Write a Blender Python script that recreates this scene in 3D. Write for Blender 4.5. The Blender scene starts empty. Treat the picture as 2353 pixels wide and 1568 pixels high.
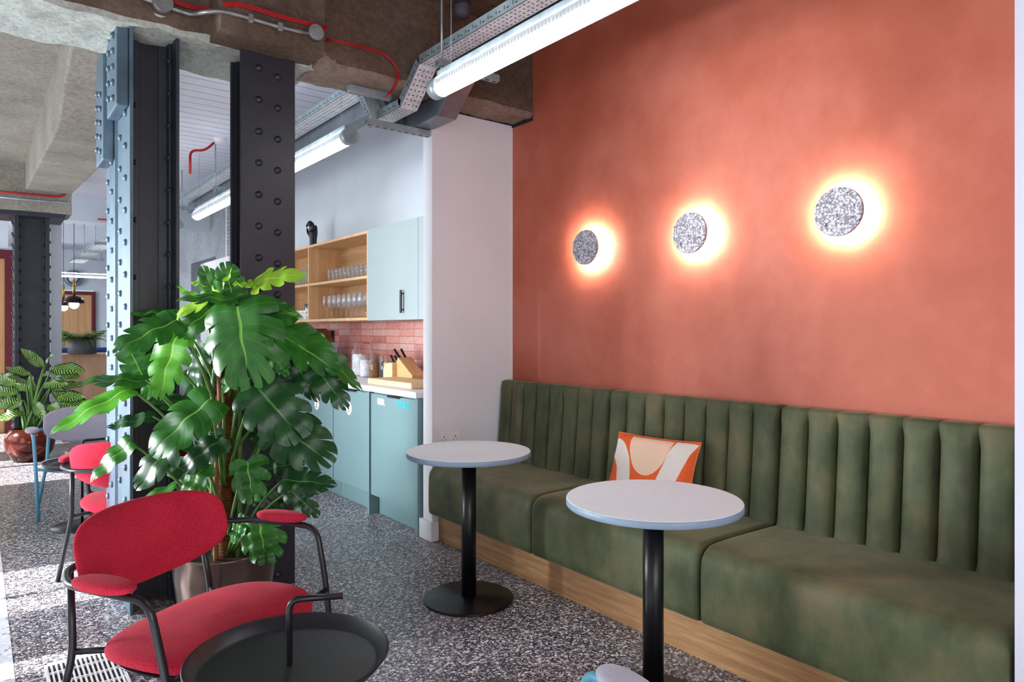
import bpy, math, random
from mathutils import Vector, noise, Matrix
random.seed(7)
SC = bpy.context.scene
COL = SC.collection

# ------------------------------------------------------------------ camera
F, CX, HY, H = 1580., 1176.5, 760., 1.34
TH = math.atan(1233 / 1580.)
sT, cT = math.sin(TH), math.cos(TH)
cam = bpy.data.cameras.new('camera'); cam_o = bpy.data.objects.new('camera', cam); COL.objects.link(cam_o)
cam.sensor_width = 36; cam.lens = F / 2353 * 36; cam.clip_start = .05; cam.clip_end = 100
cam.shift_y = -(784 - HY) / 2353.
cam_o.location = (0, 0, H); cam_o.rotation_euler = (math.pi / 2, 0, -TH)
SC.camera = cam_o
SC.view_settings.view_transform = 'Standard'; SC.view_settings.look = 'None'
SC.view_settings.gamma = 1; SC.view_settings.use_curve_mapping = False
SC.view_settings.exposure = 0.0
SC.cycles.transparent_max_bounces = 40

# ------------------------------------------------------------------ world and big lights
w = bpy.data.worlds.new('world'); SC.world = w; w.use_nodes = True
wn = w.node_tree.nodes['Background']; wn.inputs[0].default_value = (.80, .90, 1, 1); wn.inputs[1].default_value = .75

def sun(rot, e, col, ang):
    l = bpy.data.lights.new('sunlight', 'SUN'); l.energy = e; l.color = col; l.angle = ang
    o = bpy.data.objects.new('sunlight', l); o.rotation_euler = rot; COL.objects.link(o); return o
def aim(o, d):
    o.rotation_euler = Vector(d).to_track_quat('-Z', 'Y').to_euler()
aim(sun((0, 0, 0), 20, (1, .97, .92), .01), (1, -.06, -.86))
def area(name, loc, d, sx, sy, e, col, spread=180):
    l = bpy.data.lights.new(name, 'AREA'); l.shape = 'RECTANGLE'; l.size = sx; l.size_y = sy; l.energy = e; l.color = col
    o = bpy.data.objects.new(name, l); o.location = loc; COL.objects.link(o); aim(o, d); l.spread = math.radians(spread); return o
# daylight entering through the windows of the left wall and of the wall behind the camera
area('window_daylight', (-2.25, 5.2, 1.30), (1, -.46, -.08), .9, 1.2, 80, (.93, .97, 1), 66)
area('window_daylight', (-2.25, 4.6, 1.6), (1, -.05, -.12), 2.8, 2.0, 62, (.86, .94, 1))
area('window_daylight', (-2.25, 1.0, 1.55), (1, .15, -.15), 2.6, 1.8, 8, (.92, .96, 1))
area('window_daylight', (-2.25, 8.6, 1.75), (1, 0, -.08), 3.0, 2.0, 75, (.86, .94, 1))
area('window_daylight', (-2.25, 13.5, 1.75), (1, 0, -.08), 3.0, 2.3, 150, (.85, .93, 1))
area('window_daylight', (0.1, -2.35, 1.45), (.15, 1, -.16), 3.0, 1.6, 92, (1, .97, .98))

# ------------------------------------------------------------------ colour and material helpers
def lin(c):
    r = []
    for v in c[:3]:
        v = v / 255.
        r.append(v / 12.92 if v <= .04045 else ((v + .055) / 1.055) ** 2.4)
    return tuple(r) + (1,)
MATS = {}
class NT:
    def __init__(s, name):
        s.m = bpy.data.materials.new(name); s.m.use_nodes = True; s.t = s.m.node_tree
        s.b = s.t.nodes['Principled BSDF']; s.out = s.t.nodes['Material Output']
        MATS[name] = s.m
    def n(s, typ, **kw):
        x = s.t.nodes.new(typ)
        for k, v in kw.items():
            if k in x.inputs.keys() if hasattr(x.inputs, 'keys') else False: x.inputs[k].default_value = v
            else: setattr(x, k, v)
        return x
    def l(s, a, b): s.t.links.new(a, b)
    def coord(s, kind='Object', scale=(1, 1, 1), rot=(0, 0, 0)):
        if kind == 'World':
            g = s.n('ShaderNodeNewGeometry'); src = g.outputs['Position']
        else:
            g = s.n('ShaderNodeTexCoord'); src = g.outputs[kind]
        mp = s.n('ShaderNodeMapping'); mp.inputs['Scale'].default_value = scale; mp.inputs['Rotation'].default_value = rot
        s.l(src, mp.inputs[0]); return mp.outputs[0]
    def noise(s, vec, sc, det=4, rough=.55):
        x = s.n('ShaderNodeTexNoise'); x.inputs['Scale'].default_value = sc; x.inputs['Detail'].default_value = det
        x.inputs['Roughness'].default_value = rough; s.l(vec, x.inputs['Vector']); return x.outputs['Fac']
    def ramp(s, fac, stops, interp='LINEAR'):
        x = s.n('ShaderNodeValToRGB'); x.color_ramp.interpolation = interp
        e = x.color_ramp.elements
        while len(e) < len(stops): e.new(.5)
        for i, (p, c) in enumerate(stops):
            e[i].position = p; e[i].color = c if len(c) == 4 else lin(c)
        s.l(fac, x.inputs[0]); return x.outputs[0]
    def mix(s, fac, a, b):
        x = s.n('ShaderNodeMix'); x.data_type = 'RGBA'
        for i, v in ((0, fac), (6, a), (7, b)):
            if isinstance(v, (int, float)): x.inputs[i].default_value = v
            elif isinstance(v, tuple): x.inputs[i].default_value = v
            else: s.l(v, x.inputs[i])
        return x.outputs[2]
    def math(s, op, a, b=0.):
        x = s.n('ShaderNodeMath'); x.operation = op
        for i, v in enumerate((a, b)):
            if isinstance(v, (int, float)): x.inputs[i].default_value = v
            else: s.l(v, x.inputs[i])
        return x.outputs[0]
    def bump(s, h, st=.3, d=.01):
        x = s.n('ShaderNodeBump'); x.inputs['Strength'].default_value = st; x.inputs['Distance'].default_value = d
        s.l(h, x.inputs['Height']); s.l(x.outputs[0], s.b.inputs['Normal'])
    def set(s, rough=.5, metal=0, spec=.5, col=None, sheen=0, coat=0):
        b = s.b.inputs; b['Roughness'].default_value = rough; b['Metallic'].default_value = metal
        b['Specular IOR Level'].default_value = spec
        if sheen: b['Sheen Weight'].default_value = sheen; b['Sheen Roughness'].default_value = .35
        if coat: b['Coat Weight'].default_value = coat; b['Coat Roughness'].default_value = .1
        if col is not None:
            if isinstance(col, tuple): b['Base Color'].default_value = col if len(col) == 4 else lin(col)
            else: s.l(col, b['Base Color'])
        return s

def simple(name, c, rough=.5, metal=0, var=.06, sc=30, bump=0., spec=.5, kind='World'):
    t = NT(name); co = t.coord(kind); f = t.noise(co, sc)
    a = tuple(max(0, v * (1 - var)) for v in c); b = tuple(min(255, v * (1 + var)) for v in c)
    t.set(rough, metal, spec, t.ramp(f, [(.3, a), (.7, b)]))
    if bump: t.bump(f, bump, .004)
    return t.m

# floor terrazzo
def terrazzo(name, base, chips, sc, thr=(.30, .46), rough=.3, kind='World'):
    t = NT(name); co = t.coord(kind)
    nz = t.n('ShaderNodeTexNoise'); nz.inputs['Scale'].default_value = sc * 1.3; t.l(co, nz.inputs['Vector'])
    v1 = t.n('ShaderNodeVectorMath'); v1.operation = 'MULTIPLY_ADD'
    v1.inputs[1].default_value = (.9 / sc,) * 3; t.l(nz.outputs['Color'], v1.inputs[0]); t.l(co, v1.inputs[2])
    col = base if isinstance(base, tuple) else base
    cur = lin(base)
    big = t.noise(co, 1.3)
    cur = t.mix(big, lin(tuple(x * .9 for x in base)), lin(tuple(x * 1.1 for x in base)))
    for k, (s_, th) in enumerate(((sc, thr[1]), (sc * 2.1, thr[0]))):
        vo = t.n('ShaderNodeTexVoronoi'); vo.inputs['Scale'].default_value = s_; t.l(v1.outputs[0], vo.inputs['Vector'])
        sep = t.n('ShaderNodeSeparateColor'); t.l(vo.outputs['Color'], sep.inputs[0])
        size = t.math('MULTIPLY', sep.outputs[0], th)
        m = t.math('LESS_THAN', vo.outputs['Distance'], size)
        cc = t.ramp(sep.outputs[1], chips, 'CONSTANT')
        cur = t.mix(m, cur, cc)
    t.set(rough, 0, .4, cur); return t.m
terrazzo('terrazzo_floor', (58, 56, 62), [(0, (150, 148, 156)), (.25, (196, 192, 200)), (.5, (120, 118, 126)), (.7, (228, 224, 228)), (.9, (190, 160, 140)), (.95, (170, 172, 190))], 92, (.55, .85), .3)
terrazzo('terrazzo_pale', (205, 208, 216), [(0, (235, 235, 238)), (.6, (150, 150, 160)), (.85, (110, 110, 125))], 55, (.3, .55), .3)
terrazzo('terrazzo_disc', (128, 124, 134), [(0, (205, 203, 212)), (.85, (225, 222, 230)), (.93, (60, 56, 64))], 105, (.62, .85), .5, 'Object')

# terracotta plaster
t = NT('terracotta_plaster'); co = t.coord('World')
f1 = t.noise(co, 1.1, 7, .6); f2 = t.noise(t.coord('World', (1, 1, .7)), 4, 6, .6)
f3 = t.math('ADD', t.math('MULTIPLY', f1, .75), t.math('MULTIPLY', f2, .25))
t.set(.55, 0, .35, t.ramp(f3, [(.33, (170, 84, 62)), (.5, (188, 98, 76)), (.66, (206, 118, 98))])); t.bump(f2, .05, .01)
# concretes
def concrete(name, a, b, c, bs=.5):
    t = NT(name); co = t.coord('World')
    f1 = t.noise(co, 2.2, 6, .65); f2 = t.noise(co, 30, 8, .78)
    cc = t.ramp(f1, [(.3, a), (.52, b), (.72, c)])
    vo = t.n('ShaderNodeTexVoronoi'); vo.inputs['Scale'].default_value = 45; t.l(co, vo.inputs['Vector'])
    pit = t.math('LESS_THAN', vo.outputs['Distance'], .12)
    sp = t.ramp(f2, [(.35, tuple(x * .62 for x in b)), (.6, tuple(min(255, x * 1.12) for x in b))])
    cc = t.mix(.45, cc, sp); cc = t.mix(t.math('MULTIPLY', pit, .6), cc, lin(tuple(x * .4 for x in a)))
    t.set(.9, 0, .2, cc); t.bump(f2, bs, .02); return t.m
concrete('concrete_brown', (80, 64, 54), (120, 100, 86), (168, 152, 138), .9)
concrete('concrete_gravel', (138, 116, 102), (176, 154, 138), (210, 192, 178), 1.)
concrete('concrete_pale', (176, 178, 168), (208, 214, 206), (228, 232, 226), .8)  # pale plaster soffit, with bounced sunlight put into the colour
concrete('concrete_grey', (132, 124, 114), (160, 154, 144), (178, 172, 162), .35)
concrete('concrete_smooth', (140, 144, 150), (165, 170, 176), (186, 190, 196), .08)
# paints
simple('white_paint', (226, 226, 232), .7, var=.01, sc=3)
simple('cool_white_paint', (214, 222, 230), .7, var=.02, sc=2)
simple('lilac_white_paint', (205, 205, 220), .6, var=.01, sc=3)
simple('deck_white', (218, 218, 230), .5, var=.03, sc=2)
simple('deck_groove', (70, 72, 84), .8)
simple('steel_paint', (36, 41, 52), .42, var=.14, sc=9, bump=.25)
simple('steel_paint_dark', (34, 34, 43), .42, var=.1, sc=14, bump=.3)
simple('steel_paint_sunlit', (74, 95, 110), .38, var=.12, sc=7, bump=.25)  # lighter copy of steel_paint; sunlight on the window side put into the colour
simple('sage_laminate', (110, 140, 144), .42, var=.015, sc=3)
simple('pale_sage_laminate', (150, 164, 166), .45, var=.015, sc=3)
simple('worktop_white', (236, 234, 238), .3, var=.01)
simple('table_white', (232, 243, 250), .5, var=.01, spec=.3)
simple('table_edge', (128, 148, 168), .45, var=.02)
simple('matt_black', (9, 9, 13), .34, var=.1, spec=.35)
simple('black_metal', (30, 30, 36), .32, .2, var=.06)
simple('tray_black', (44, 45, 50), .38, .3, var=.04)
simple('blue_metal', (92, 156, 184), .4, .0, var=.04)
simple('zinc', (156, 172, 180), .38, .35, var=.1, sc=12)
simple('trunk_steel', (122, 130, 140), .32, .6, var=.12, sc=6)
simple('zinc_bright', (226, 230, 234), .4, .1, var=.08, sc=18)
simple('slot_dark', (40, 34, 34), .8)
simple('red_cable', (178, 18, 28), .45, var=.06)
simple('conduit_grey', (150, 150, 152), .4, .6, var=.12, sc=20)
simple('maroon_paint', (96, 14, 34), .45)
simple('navy_fabric', (18, 52, 104), .9)
simple('brass', (176, 136, 70), .3, .9)
simple('dark_chrome', (60, 44, 42), .12, .9)
simple('planter_grey', (74, 74, 82), .6, var=.05)
simple('soil', (38, 26, 20), .95, var=.3, sc=60, bump=.8)
simple('white_plastic', (235, 235, 238), .35, var=.01)
simple('bronze_glaze', (112, 94, 86), .2, .85, var=.15, sc=5)
simple('copper_glaze', (74, 30, 22), .15, .5, var=.5, sc=6)
simple('stone_pot', (150, 146, 134), .8, var=.1)
simple('screen_pink', (200, 110, 190), .3)
simple('cork_seal', (216, 120, 76), .6)
simple('white_content', (226, 228, 232), .9, var=.15, sc=60, bump=.6)
simple('brown_content', (126, 84, 52), .9, var=.3, sc=110, bump=.6)
simple('tan_content', (196, 158, 108), .9, var=.2, sc=110, bump=.5)
simple('dark_content', (52, 44, 50), .9, var=.4, sc=90, bump=.6)
simple('print_white', (240, 240, 240), .6)
simple('ribbed_clear', (186, 194, 202), .3)
simple('print_teal', (40, 190, 200), .6)
simple('print_red', (214, 60, 44), .6)
simple('print_dark', (40, 40, 48), .6)
simple('steel_can', (150, 156, 160), .25, .85)
simple('stem_green', (72, 112, 44), .5, var=.1, sc=20)
simple('stem_brown', (120, 76, 44), .7, var=.2, sc=20)
simple('fern_green', (92, 134, 56), .6, var=.35, sc=12)
simple('hand_black', (26, 26, 28), .45, var=.2, sc=20, bump=.3)
# fabrics
def fabric(name, a, b, sheen=.3, sc=260, br=.5):
    t = NT(name); co = t.coord('Object'); f = t.noise(co, sc, 3, .7); g = t.noise(co, 5, 3)
    h = t.math('ADD', t.math('MULTIPLY', f, .75), t.math('MULTIPLY', g, .25))
    t.set(.92, 0, .15, t.ramp(h, [(.35, a), (.62, b)]), sheen=sheen); t.bump(f, br, .003); return t.m
fabric('red_wool', (148, 22, 44), (204, 48, 72), sheen=.08)
fabric('lilac_linen', (158, 154, 172), (186, 182, 198))
fabric('grey_lilac_linen', (176, 178, 196), (200, 200, 214))
t = NT('olive_velvet'); co = t.coord('World'); f = t.noise(co, 3.2, 5, .6); g = t.noise(t.coord('World', (1, 1, .5)), 11, 5, .65)
h = t.math('ADD', t.math('MULTIPLY', f, .6), t.math('MULTIPLY', g, .4))
t.set(.6, 0, .25, t.ramp(h, [(.36, (58, 63, 42)), (.5, (80, 86, 60)), (.64, (106, 98, 72))]), sheen=.4); t.b.inputs['Sheen Tint'].default_value = (.62, .55, .40, 1)
t.bump(f, .12, .01)
# wood
def wood(name, a, b, axis='y', sc=1.):
    t = NT(name); st = {'x': (1.2, 22, 22), 'y': (22, 1.2, 22), 'z': (22, 22, 1.2)}[axis]
    co = t.coord('World', tuple(v * sc for v in st)); f = t.noise(co, 1.6, 6, .6); g = t.noise(co, 7, 3, .5)
    h = t.math('ADD', t.math('MULTIPLY', f, .7), t.math('MULTIPLY', g, .3))
    t.set(.5, 0, .35, t.ramp(h, [(.33, a), (.5, tuple((x + y) / 2 for x, y in zip(a, b))), (.64, b)])); t.bump(g, .06, .003); return t.m
wood('oak_plinth', (138, 100, 66), (190, 148, 104), 'y')
wood('oak_shelf', (200, 158, 112), (226, 186, 142), 'z', .5)
wood('oak_shelf_back', (176, 134, 92), (206, 164, 118), 'y', .5)
wood('oak_door', (190, 140, 92), (218, 172, 124), 'z', .6)
wood('oak_desk', (176, 138, 108), (204, 166, 134), 'z', .5)
wood('beech_block', (206, 156, 100), (228, 184, 132), 'z', 1.)
wood('beech_board', (222, 184, 138), (240, 208, 168), 'y', 1.)
# tiles
t = NT('pink_tiles'); g = t.n('ShaderNodeNewGeometry'); sp = t.n('ShaderNodeSeparateXYZ'); t.l(g.outputs['Position'], sp.inputs[0])
cb = t.n('ShaderNodeCombineXYZ'); t.l(sp.outputs[1], cb.inputs[0]); t.l(sp.outputs[2], cb.inputs[1])
br = t.n('ShaderNodeTexBrick'); br.offset = 0; br.squash = 1
br.inputs['Scale'].default_value = 1; br.inputs['Brick Width'].default_value = .247; br.inputs['Row Height'].default_value = .0615
br.inputs['Mortar Size'].default_value = .0022; br.inputs['Mortar Smooth'].default_value = 0; br.inputs['Bias'].default_value = 0
br.inputs['Color1'].default_value = (0, 0, 0, 1); br.inputs['Color2'].default_value = (1, 1, 1, 1); br.inputs['Mortar'].default_value = (.5, .5, .5, 1)
t.l(cb.outputs[0], br.inputs['Vector'])
tc = t.ramp(br.outputs['Color'], [(0, (176, 96, 86)), (.3, (196, 120, 108)), (.6, (206, 146, 136)), (.85, (196, 166, 158)), (1, (190, 110, 98))])
nn = t.noise(t.coord('World'), 30, 4); tc = t.mix(.25, tc, t.ramp(nn, [(.3, (150, 80, 74)), (.7, (226, 186, 176))]))
tc = t.mix(br.outputs['Fac'], tc, lin((150, 70, 60)))
t.set(.22, 0, .5, tc); t.bump(nn, .12, .004)
# glass
t = NT('clear_glass'); tr = t.n('ShaderNodeBsdfTransparent'); gl = t.n('ShaderNodeBsdfGlossy'); gl.inputs['Roughness'].default_value = .04
tr.inputs[0].default_value = (.96, .97, .98, 1)
lw = t.n('ShaderNodeLayerWeight'); lw.inputs[0].default_value = .35; mx = t.n('ShaderNodeMixShader')
df = t.n('ShaderNodeBsdfTranslucent'); df.inputs[0].default_value = (.95, .97, 1, 1); m2_ = t.n('ShaderNodeMixShader'); m2_.inputs[0].default_value = .6
t.l(gl.outputs[0], m2_.inputs[1]); t.l(df.outputs[0], m2_.inputs[2])
t.l(t.math('ADD', t.math('MULTIPLY', lw.outputs['Facing'], .55), .02), mx.inputs[0]); t.l(tr.outputs[0], mx.inputs[1]); t.l(m2_.outputs[0], mx.inputs[2]); t.l(mx.outputs[0], t.out.inputs[0])
def emis(name, c, st):
    t = NT(name); e = t.n('ShaderNodeEmission'); e.inputs[0].default_value = c; e.inputs[1].default_value = st; t.l(e.outputs[0], t.out.inputs[0])
emis('tube_glow', (.92, .97, 1, 1), 20)
emis('bulb_glow', (1, .93, .84, 1), 6)
emis('warm_led', (1, .80, .58, 1), 14)
# leaves
def leafmat(name, a, b, vein, tl=.25, vs=.22):
    t = NT(name); uv = t.n('ShaderNodeUVMap'); sp = t.n('ShaderNodeSeparateXYZ'); t.l(uv.outputs[0], sp.inputs[0])
    co = t.coord('World'); f = t.noise(co, 9, 3)
    base = t.ramp(f, [(.3, a), (.7, b)])
    m1 = t.math('LESS_THAN', sp.outputs[1], .035)
    fr = t.math('ABSOLUTE', t.math('SUBTRACT', t.math('FRACT', t.math('MULTIPLY', sp.outputs[0], 6)), .5))
    m2 = t.math('MULTIPLY', t.math('LESS_THAN', fr, .022), vs)
    cc = t.mix(t.math('MAXIMUM', m1, m2), base, lin(vein))
    t.set(.36, 0, .42, cc)
    ts = t.n('ShaderNodeBsdfTranslucent'); t.l(cc, ts.inputs[0]); mx = t.n('ShaderNodeMixShader'); mx.inputs[0].default_value = tl
    t.l(t.b.outputs[0], mx.inputs[1]); t.l(ts.outputs[0], mx.inputs[2]); t.l(mx.outputs[0], t.out.inputs[0])
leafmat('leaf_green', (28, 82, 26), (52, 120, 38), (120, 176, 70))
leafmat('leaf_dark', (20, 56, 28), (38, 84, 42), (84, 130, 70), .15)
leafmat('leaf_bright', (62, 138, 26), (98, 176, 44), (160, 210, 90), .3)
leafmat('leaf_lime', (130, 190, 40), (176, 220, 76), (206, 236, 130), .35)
t = NT('leaf_variegated'); uv = t.n('ShaderNodeUVMap'); sp = t.n('ShaderNodeSeparateXYZ'); t.l(uv.outputs[0], sp.inputs[0])
nz = t.noise(t.coord('World'), 30, 3)
ph = t.math('ADD', t.math('SUBTRACT', t.math('MULTIPLY', sp.outputs[0], 78), t.math('MULTIPLY', sp.outputs[1], 16)), t.math('MULTIPLY', nz, 7))
st = t.math('GREATER_THAN', t.math('SINE', ph), .55)
inn = t.math('LESS_THAN', t.math('ADD', sp.outputs[1], t.math('MULTIPLY', nz, .4)), 1.02)
t.set(.35, 0, .5, t.mix(t.math('MULTIPLY', st, inn), lin((18, 62, 28)), lin((172, 206, 92))))
t = NT('moss_pole_coir'); co = t.coord('World', (1, 1, 2.5)); f = t.noise(co, 60, 5, .75)
t.set(.95, 0, .1, t.ramp(f, [(.35, (74, 44, 24)), (.65, (160, 108, 64))])); t.bump(f, 1., .02)

# ------------------------------------------------------------------ mesh helpers
class MB:
    def __init__(s): s.v = []; s.f = []; s.uv = None; s.sm = []
    def add(s, vs, fs, smooth=False):
        o = len(s.v); s.v += [tuple(p) for p in vs]; s.f += [tuple(i + o for i in f) for f in fs]; s.sm += [smooth] * len(fs); return s
    def box(s, x0, x1, y0, y1, z0, z1):
        x0, x1 = min(x0, x1), max(x0, x1); y0, y1 = min(y0, y1), max(y0, y1); z0, z1 = min(z0, z1), max(z0, z1)
        return s.add([(x0, y0, z0), (x1, y0, z0), (x1, y1, z0), (x0, y1, z0), (x0, y0, z1), (x1, y0, z1), (x1, y1, z1), (x0, y1, z1)],
                     [(0, 3, 2, 1), (4, 5, 6, 7), (0, 1, 5, 4), (1, 2, 6, 5), (2, 3, 7, 6), (3, 0, 4, 7)])
    def prism(s, poly, axis, a0, a1):
        """extrude 2-D polygon; axis 'x': poly=(y,z), 'y': (x,z), 'z': (x,y)"""
        def P(p, a): return (a, p[0], p[1]) if axis == 'x' else (p[0], a, p[1]) if axis == 'y' else (p[0], p[1], a)
        n = len(poly)
        return s.add([P(p, a0) for p in poly] + [P(p, a1) for p in poly],
                     [tuple(range(n))[::-1], tuple(range(n, 2 * n))] + [(i, (i + 1) % n, n + (i + 1) % n, n + i) for i in range(n)])
    def tube(s, pts, r, n=12, cap=True, rs=None):
        pts = [Vector(p) for p in pts]; m = len(pts); vs = []; fs = []
        up = Vector((0, 0, 1)); prev = None
        for i, p in enumerate(pts):
            d = (pts[min(i + 1, m - 1)] - pts[max(i - 1, 0)]).normalized()
            if prev is None:
                a = up if abs(d.dot(up)) < .95 else Vector((1, 0, 0)); u = d.cross(a).normalized()
            else: u = (prev - d * prev.dot(d)).normalized()
            prev = u; v = d.cross(u); rr = rs[i] if rs else r
            for k in range(n):
                t = 2 * math.pi * k / n; vs.append(p + (u * math.cos(t) + v * math.sin(t)) * rr)
        for i in range(m - 1):
            for k in range(n): fs.append((i * n + k, i * n + (k + 1) % n, (i + 1) * n + (k + 1) % n, (i + 1) * n + k))
        s.add(vs, fs, True)
        if cap:
            o = len(s.v) - m * n; s.f.append(tuple(o + k for k in range(n))[::-1]); s.f.append(tuple(o + (m - 1) * n + k for k in range(n))); s.sm += [False] * 2
        return s
    def lathe(s, prof, c=(0, 0, 0), n=40, axis='z', cap=True, smooth=True):
        vs = []; fs = []
        for (r, h) in prof:
            for k in range(n):
                t = 2 * math.pi * k / n; a, b = r * math.cos(t), r * math.sin(t)
                p = (a, b, h) if axis == 'z' else (h, a, b) if axis == 'x' else (a, h, b)
                vs.append((p[0] + c[0], p[1] + c[1], p[2] + c[2]))
        m = len(prof)
        for i in range(m - 1):
            for k in range(n): fs.append((i * n + k, i * n + (k + 1) % n, (i + 1) * n + (k + 1) % n, (i + 1) * n + k))
        s.add(vs, fs, smooth)
        if cap:
            o = len(s.v) - m * n; s.f.append(tuple(o + k for k in range(n))[::-1]); s.f.append(tuple(o + (m - 1) * n + k for k in range(n))); s.sm += [False] * 2
        return s
    def grid(s, fn, nu, nv, smooth=True, closed_u=False, uv=False):
        vs = [fn(i / nu, j / nv) for i in range(nu + 1) for j in range(nv + 1)]
        fs = [(i * (nv + 1) + j, (i + 1) * (nv + 1) + j, (i + 1) * (nv + 1) + j + 1, i * (nv + 1) + j + 1) for i in range(nu) for j in range(nv)]
        return s.add(vs, fs, smooth)
    def build(s, name, mat, parent=None, world=True, bevel=0, seg=2, sub=0, weld=False, solid=0):
        me = bpy.data.meshes.new(name)
        off = Vector((0, 0, 0))
        if parent is not None and world:
            p = parent
            while p is not None: off += Vector(p.location); p = p.parent
        me.from_pydata([tuple(Vector(v) - off) for v in s.v], [], s.f)
        me.polygons.foreach_set('use_smooth', s.sm if len(s.sm) == len(me.polygons) else [False] * len(me.polygons))
        if s.uv:
            ul = me.uv_layers.new(name='UVMap')
            for lp in me.loops: ul.data[lp.index].uv = s.uv[lp.vertex_index]
        me.update(); o = bpy.data.objects.new(name, me); COL.objects.link(o)
        me.materials.append(MATS[mat] if isinstance(mat, str) else mat)
        if weld:
            m = o.modifiers.new('weld', 'WELD'); m.merge_threshold = .0004
        if solid:
            m = o.modifiers.new('solid', 'SOLIDIFY'); m.thickness = solid; m.offset = 0
        if bevel:
            m = o.modifiers.new('bevel', 'BEVEL'); m.width = bevel; m.segments = seg; m.limit_method = 'ANGLE'; m.harden_normals = False
        if sub:
            m = o.modifiers.new('sub', 'SUBSURF'); m.levels = sub; m.render_levels = sub
        if parent is not None: o.parent = parent
        return o
def tag(o, label, cat, group=None, kind=None):
    o['label'] = label; o['category'] = cat
    if group: o['group'] = group
    if kind: o['kind'] = kind
    return o
def thing(name, label, cat, loc=(0, 0, 0), group=None, rz=0):
    o = bpy.data.objects.new(name, None); COL.objects.link(o); o.location = loc; o.rotation_euler = (0, 0, rz); o.empty_display_size = .1
    return tag(o, label, cat, group)
def struct(name, mb, mat, **kw):
    o = mb.build(name, mat, **kw)
    if kw.get('parent') is None: o['kind'] = 'structure'
    return o
def copy_tree(o, parent=None):
    c = o.copy(); COL.objects.link(c)
    if parent is not None: c.parent = parent
    for ch in list(o.children): copy_tree(ch, c)
    return c
def link_part(name, me, parent, loc):
    o = bpy.data.objects.new(name, me); COL.objects.link(o); o.parent = parent; o.location = loc; return o
def rbox(x0, x1, y0, y1, z0, z1, step=.07, amp=.012, faces='all', seed=0):
    """box with rough, eroded faces"""
    mb = MB()
    def n3(p, k): return noise.noise(Vector(p) * k + Vector((seed, 0, 0)))
    def disp(p):
        a = n3(p, 7) + .6 * n3(p, 19)
        return (p[0] + amp * n3((p[1], p[2], p[0]), 9), p[1] + amp * a, p[2] + amp * (n3((p[2], p[0], p[1]), 8) + .7 * n3((p[2], p[0], p[1]), 23)))
    def face(o, u, v):
        nu = max(1, int(Vector(u).length / step)); nv = max(1, int(Vector(v).length / step))
        mb.grid(lambda a, b: disp((o[0] + u[0] * a + v[0] * b, o[1] + u[1] * a + v[1] * b, o[2] + u[2] * a + v[2] * b)), nu, nv)
    X, Y, Z = x1 - x0, y1 - y0, z1 - z0
    face((x0, y0, z0), (0, Y, 0), (X, 0, 0)); face((x0, y0, z0), (X, 0, 0), (0, 0, Z)); face((x0, y0, z0), (0, 0, Z), (0, Y, 0))
    face((x1, y0, z0), (0, Y, 0), (0, 0, Z)); face((x0, y1, z0), (0, 0, Z), (X, 0, 0)); face((x0, y0, z1), (X, 0, 0), (0, Y, 0))
    return mb
def smooth_path(pts, it=2):
    pts = [Vector(p) for p in pts]
    for _ in range(it):
        q = [pts[0]]
        for a, b in zip(pts[:-1], pts[1:]): q += [a * .75 + b * .25, a * .25 + b * .75]
        q.append(pts[-1]); pts = q
    return pts
def fillet(pts, r, n=6):
    """polyline with rounded corners"""
    pts = [Vector(p) for p in pts]; out = [pts[0]]
    for a, b, c in zip(pts[:-2], pts[1:-1], pts[2:]):
        d1 = (a - b); d2 = (c - b); rr = min(r, d1.length * .49, d2.length * .49)
        p = b + d1.normalized() * rr; q = b + d2.normalized() * rr
        for i in range(n + 1):
            t = i / n; out.append(p * (1 - t) ** 2 + b * 2 * t * (1 - t) + q * t * t)
    out.append(pts[-1]); return out
def ray(x, y):
    r = (x - CX) / F; u = -(y - HY) / F; return (sT + r * cT, cT - r * sT, u)
def onX(x, y, X0): d = ray(x, y); t = X0 / d[0]; return (X0, d[1] * t, H + d[2] * t)
def onY(x, y, Y0): d = ray(x, y); t = Y0 / d[1]; return (d[0] * t, Y0, H + d[2] * t)
def at(x, y, dep): d = ray(x, y); return Vector((d[0] * dep, d[1] * dep, H + d[2] * dep))
def LD(lat, d, z=0): return (sT * d + cT * lat, cT * d - sT * lat, z)
def text_mesh(name, body, mat, parent, loc, rot, size, sx=1., bold=.0):
    cu = bpy.data.curves.new(name, 'FONT'); cu.body = body; cu.size = size; cu.extrude = .0008; cu.offset = bold; cu.align_x = 'CENTER'; cu.align_y = 'CENTER'
    tmp = bpy.data.objects.new(name, cu); COL.objects.link(tmp)
    bpy.context.view_layer.update()
    me = bpy.data.meshes.new_from_object(tmp.evaluated_get(bpy.context.evaluated_depsgraph_get()))
    bpy.data.objects.remove(tmp)
    me.materials.clear(); me.materials.append(MATS[mat])
    o = bpy.data.objects.new(name, me); COL.objects.link(o); o.parent = parent; o.location = loc; o.rotation_euler = rot; o.scale = (sx, 1, 1); return o
RIVET = {}
def rivet_mesh(mat, r, axis):
    k = (mat, r, axis)
    if k not in RIVET:
        mb = MB(); pr = [(r, 0), (r * .97, -r * .25), (r * .8, -r * .55), (r * .5, -r * .78), (r * .12, -r * .86)]
        mb.lathe(pr, n=14, axis=axis); me = bpy.data.meshes.new('rivet'); me.from_pydata(mb.v, [], mb.f)
        me.polygons.foreach_set('use_smooth', [True] * len(me.polygons)); me.materials.append(MATS[mat]); RIVET[k] = me
    return RIVET[k]

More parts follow.
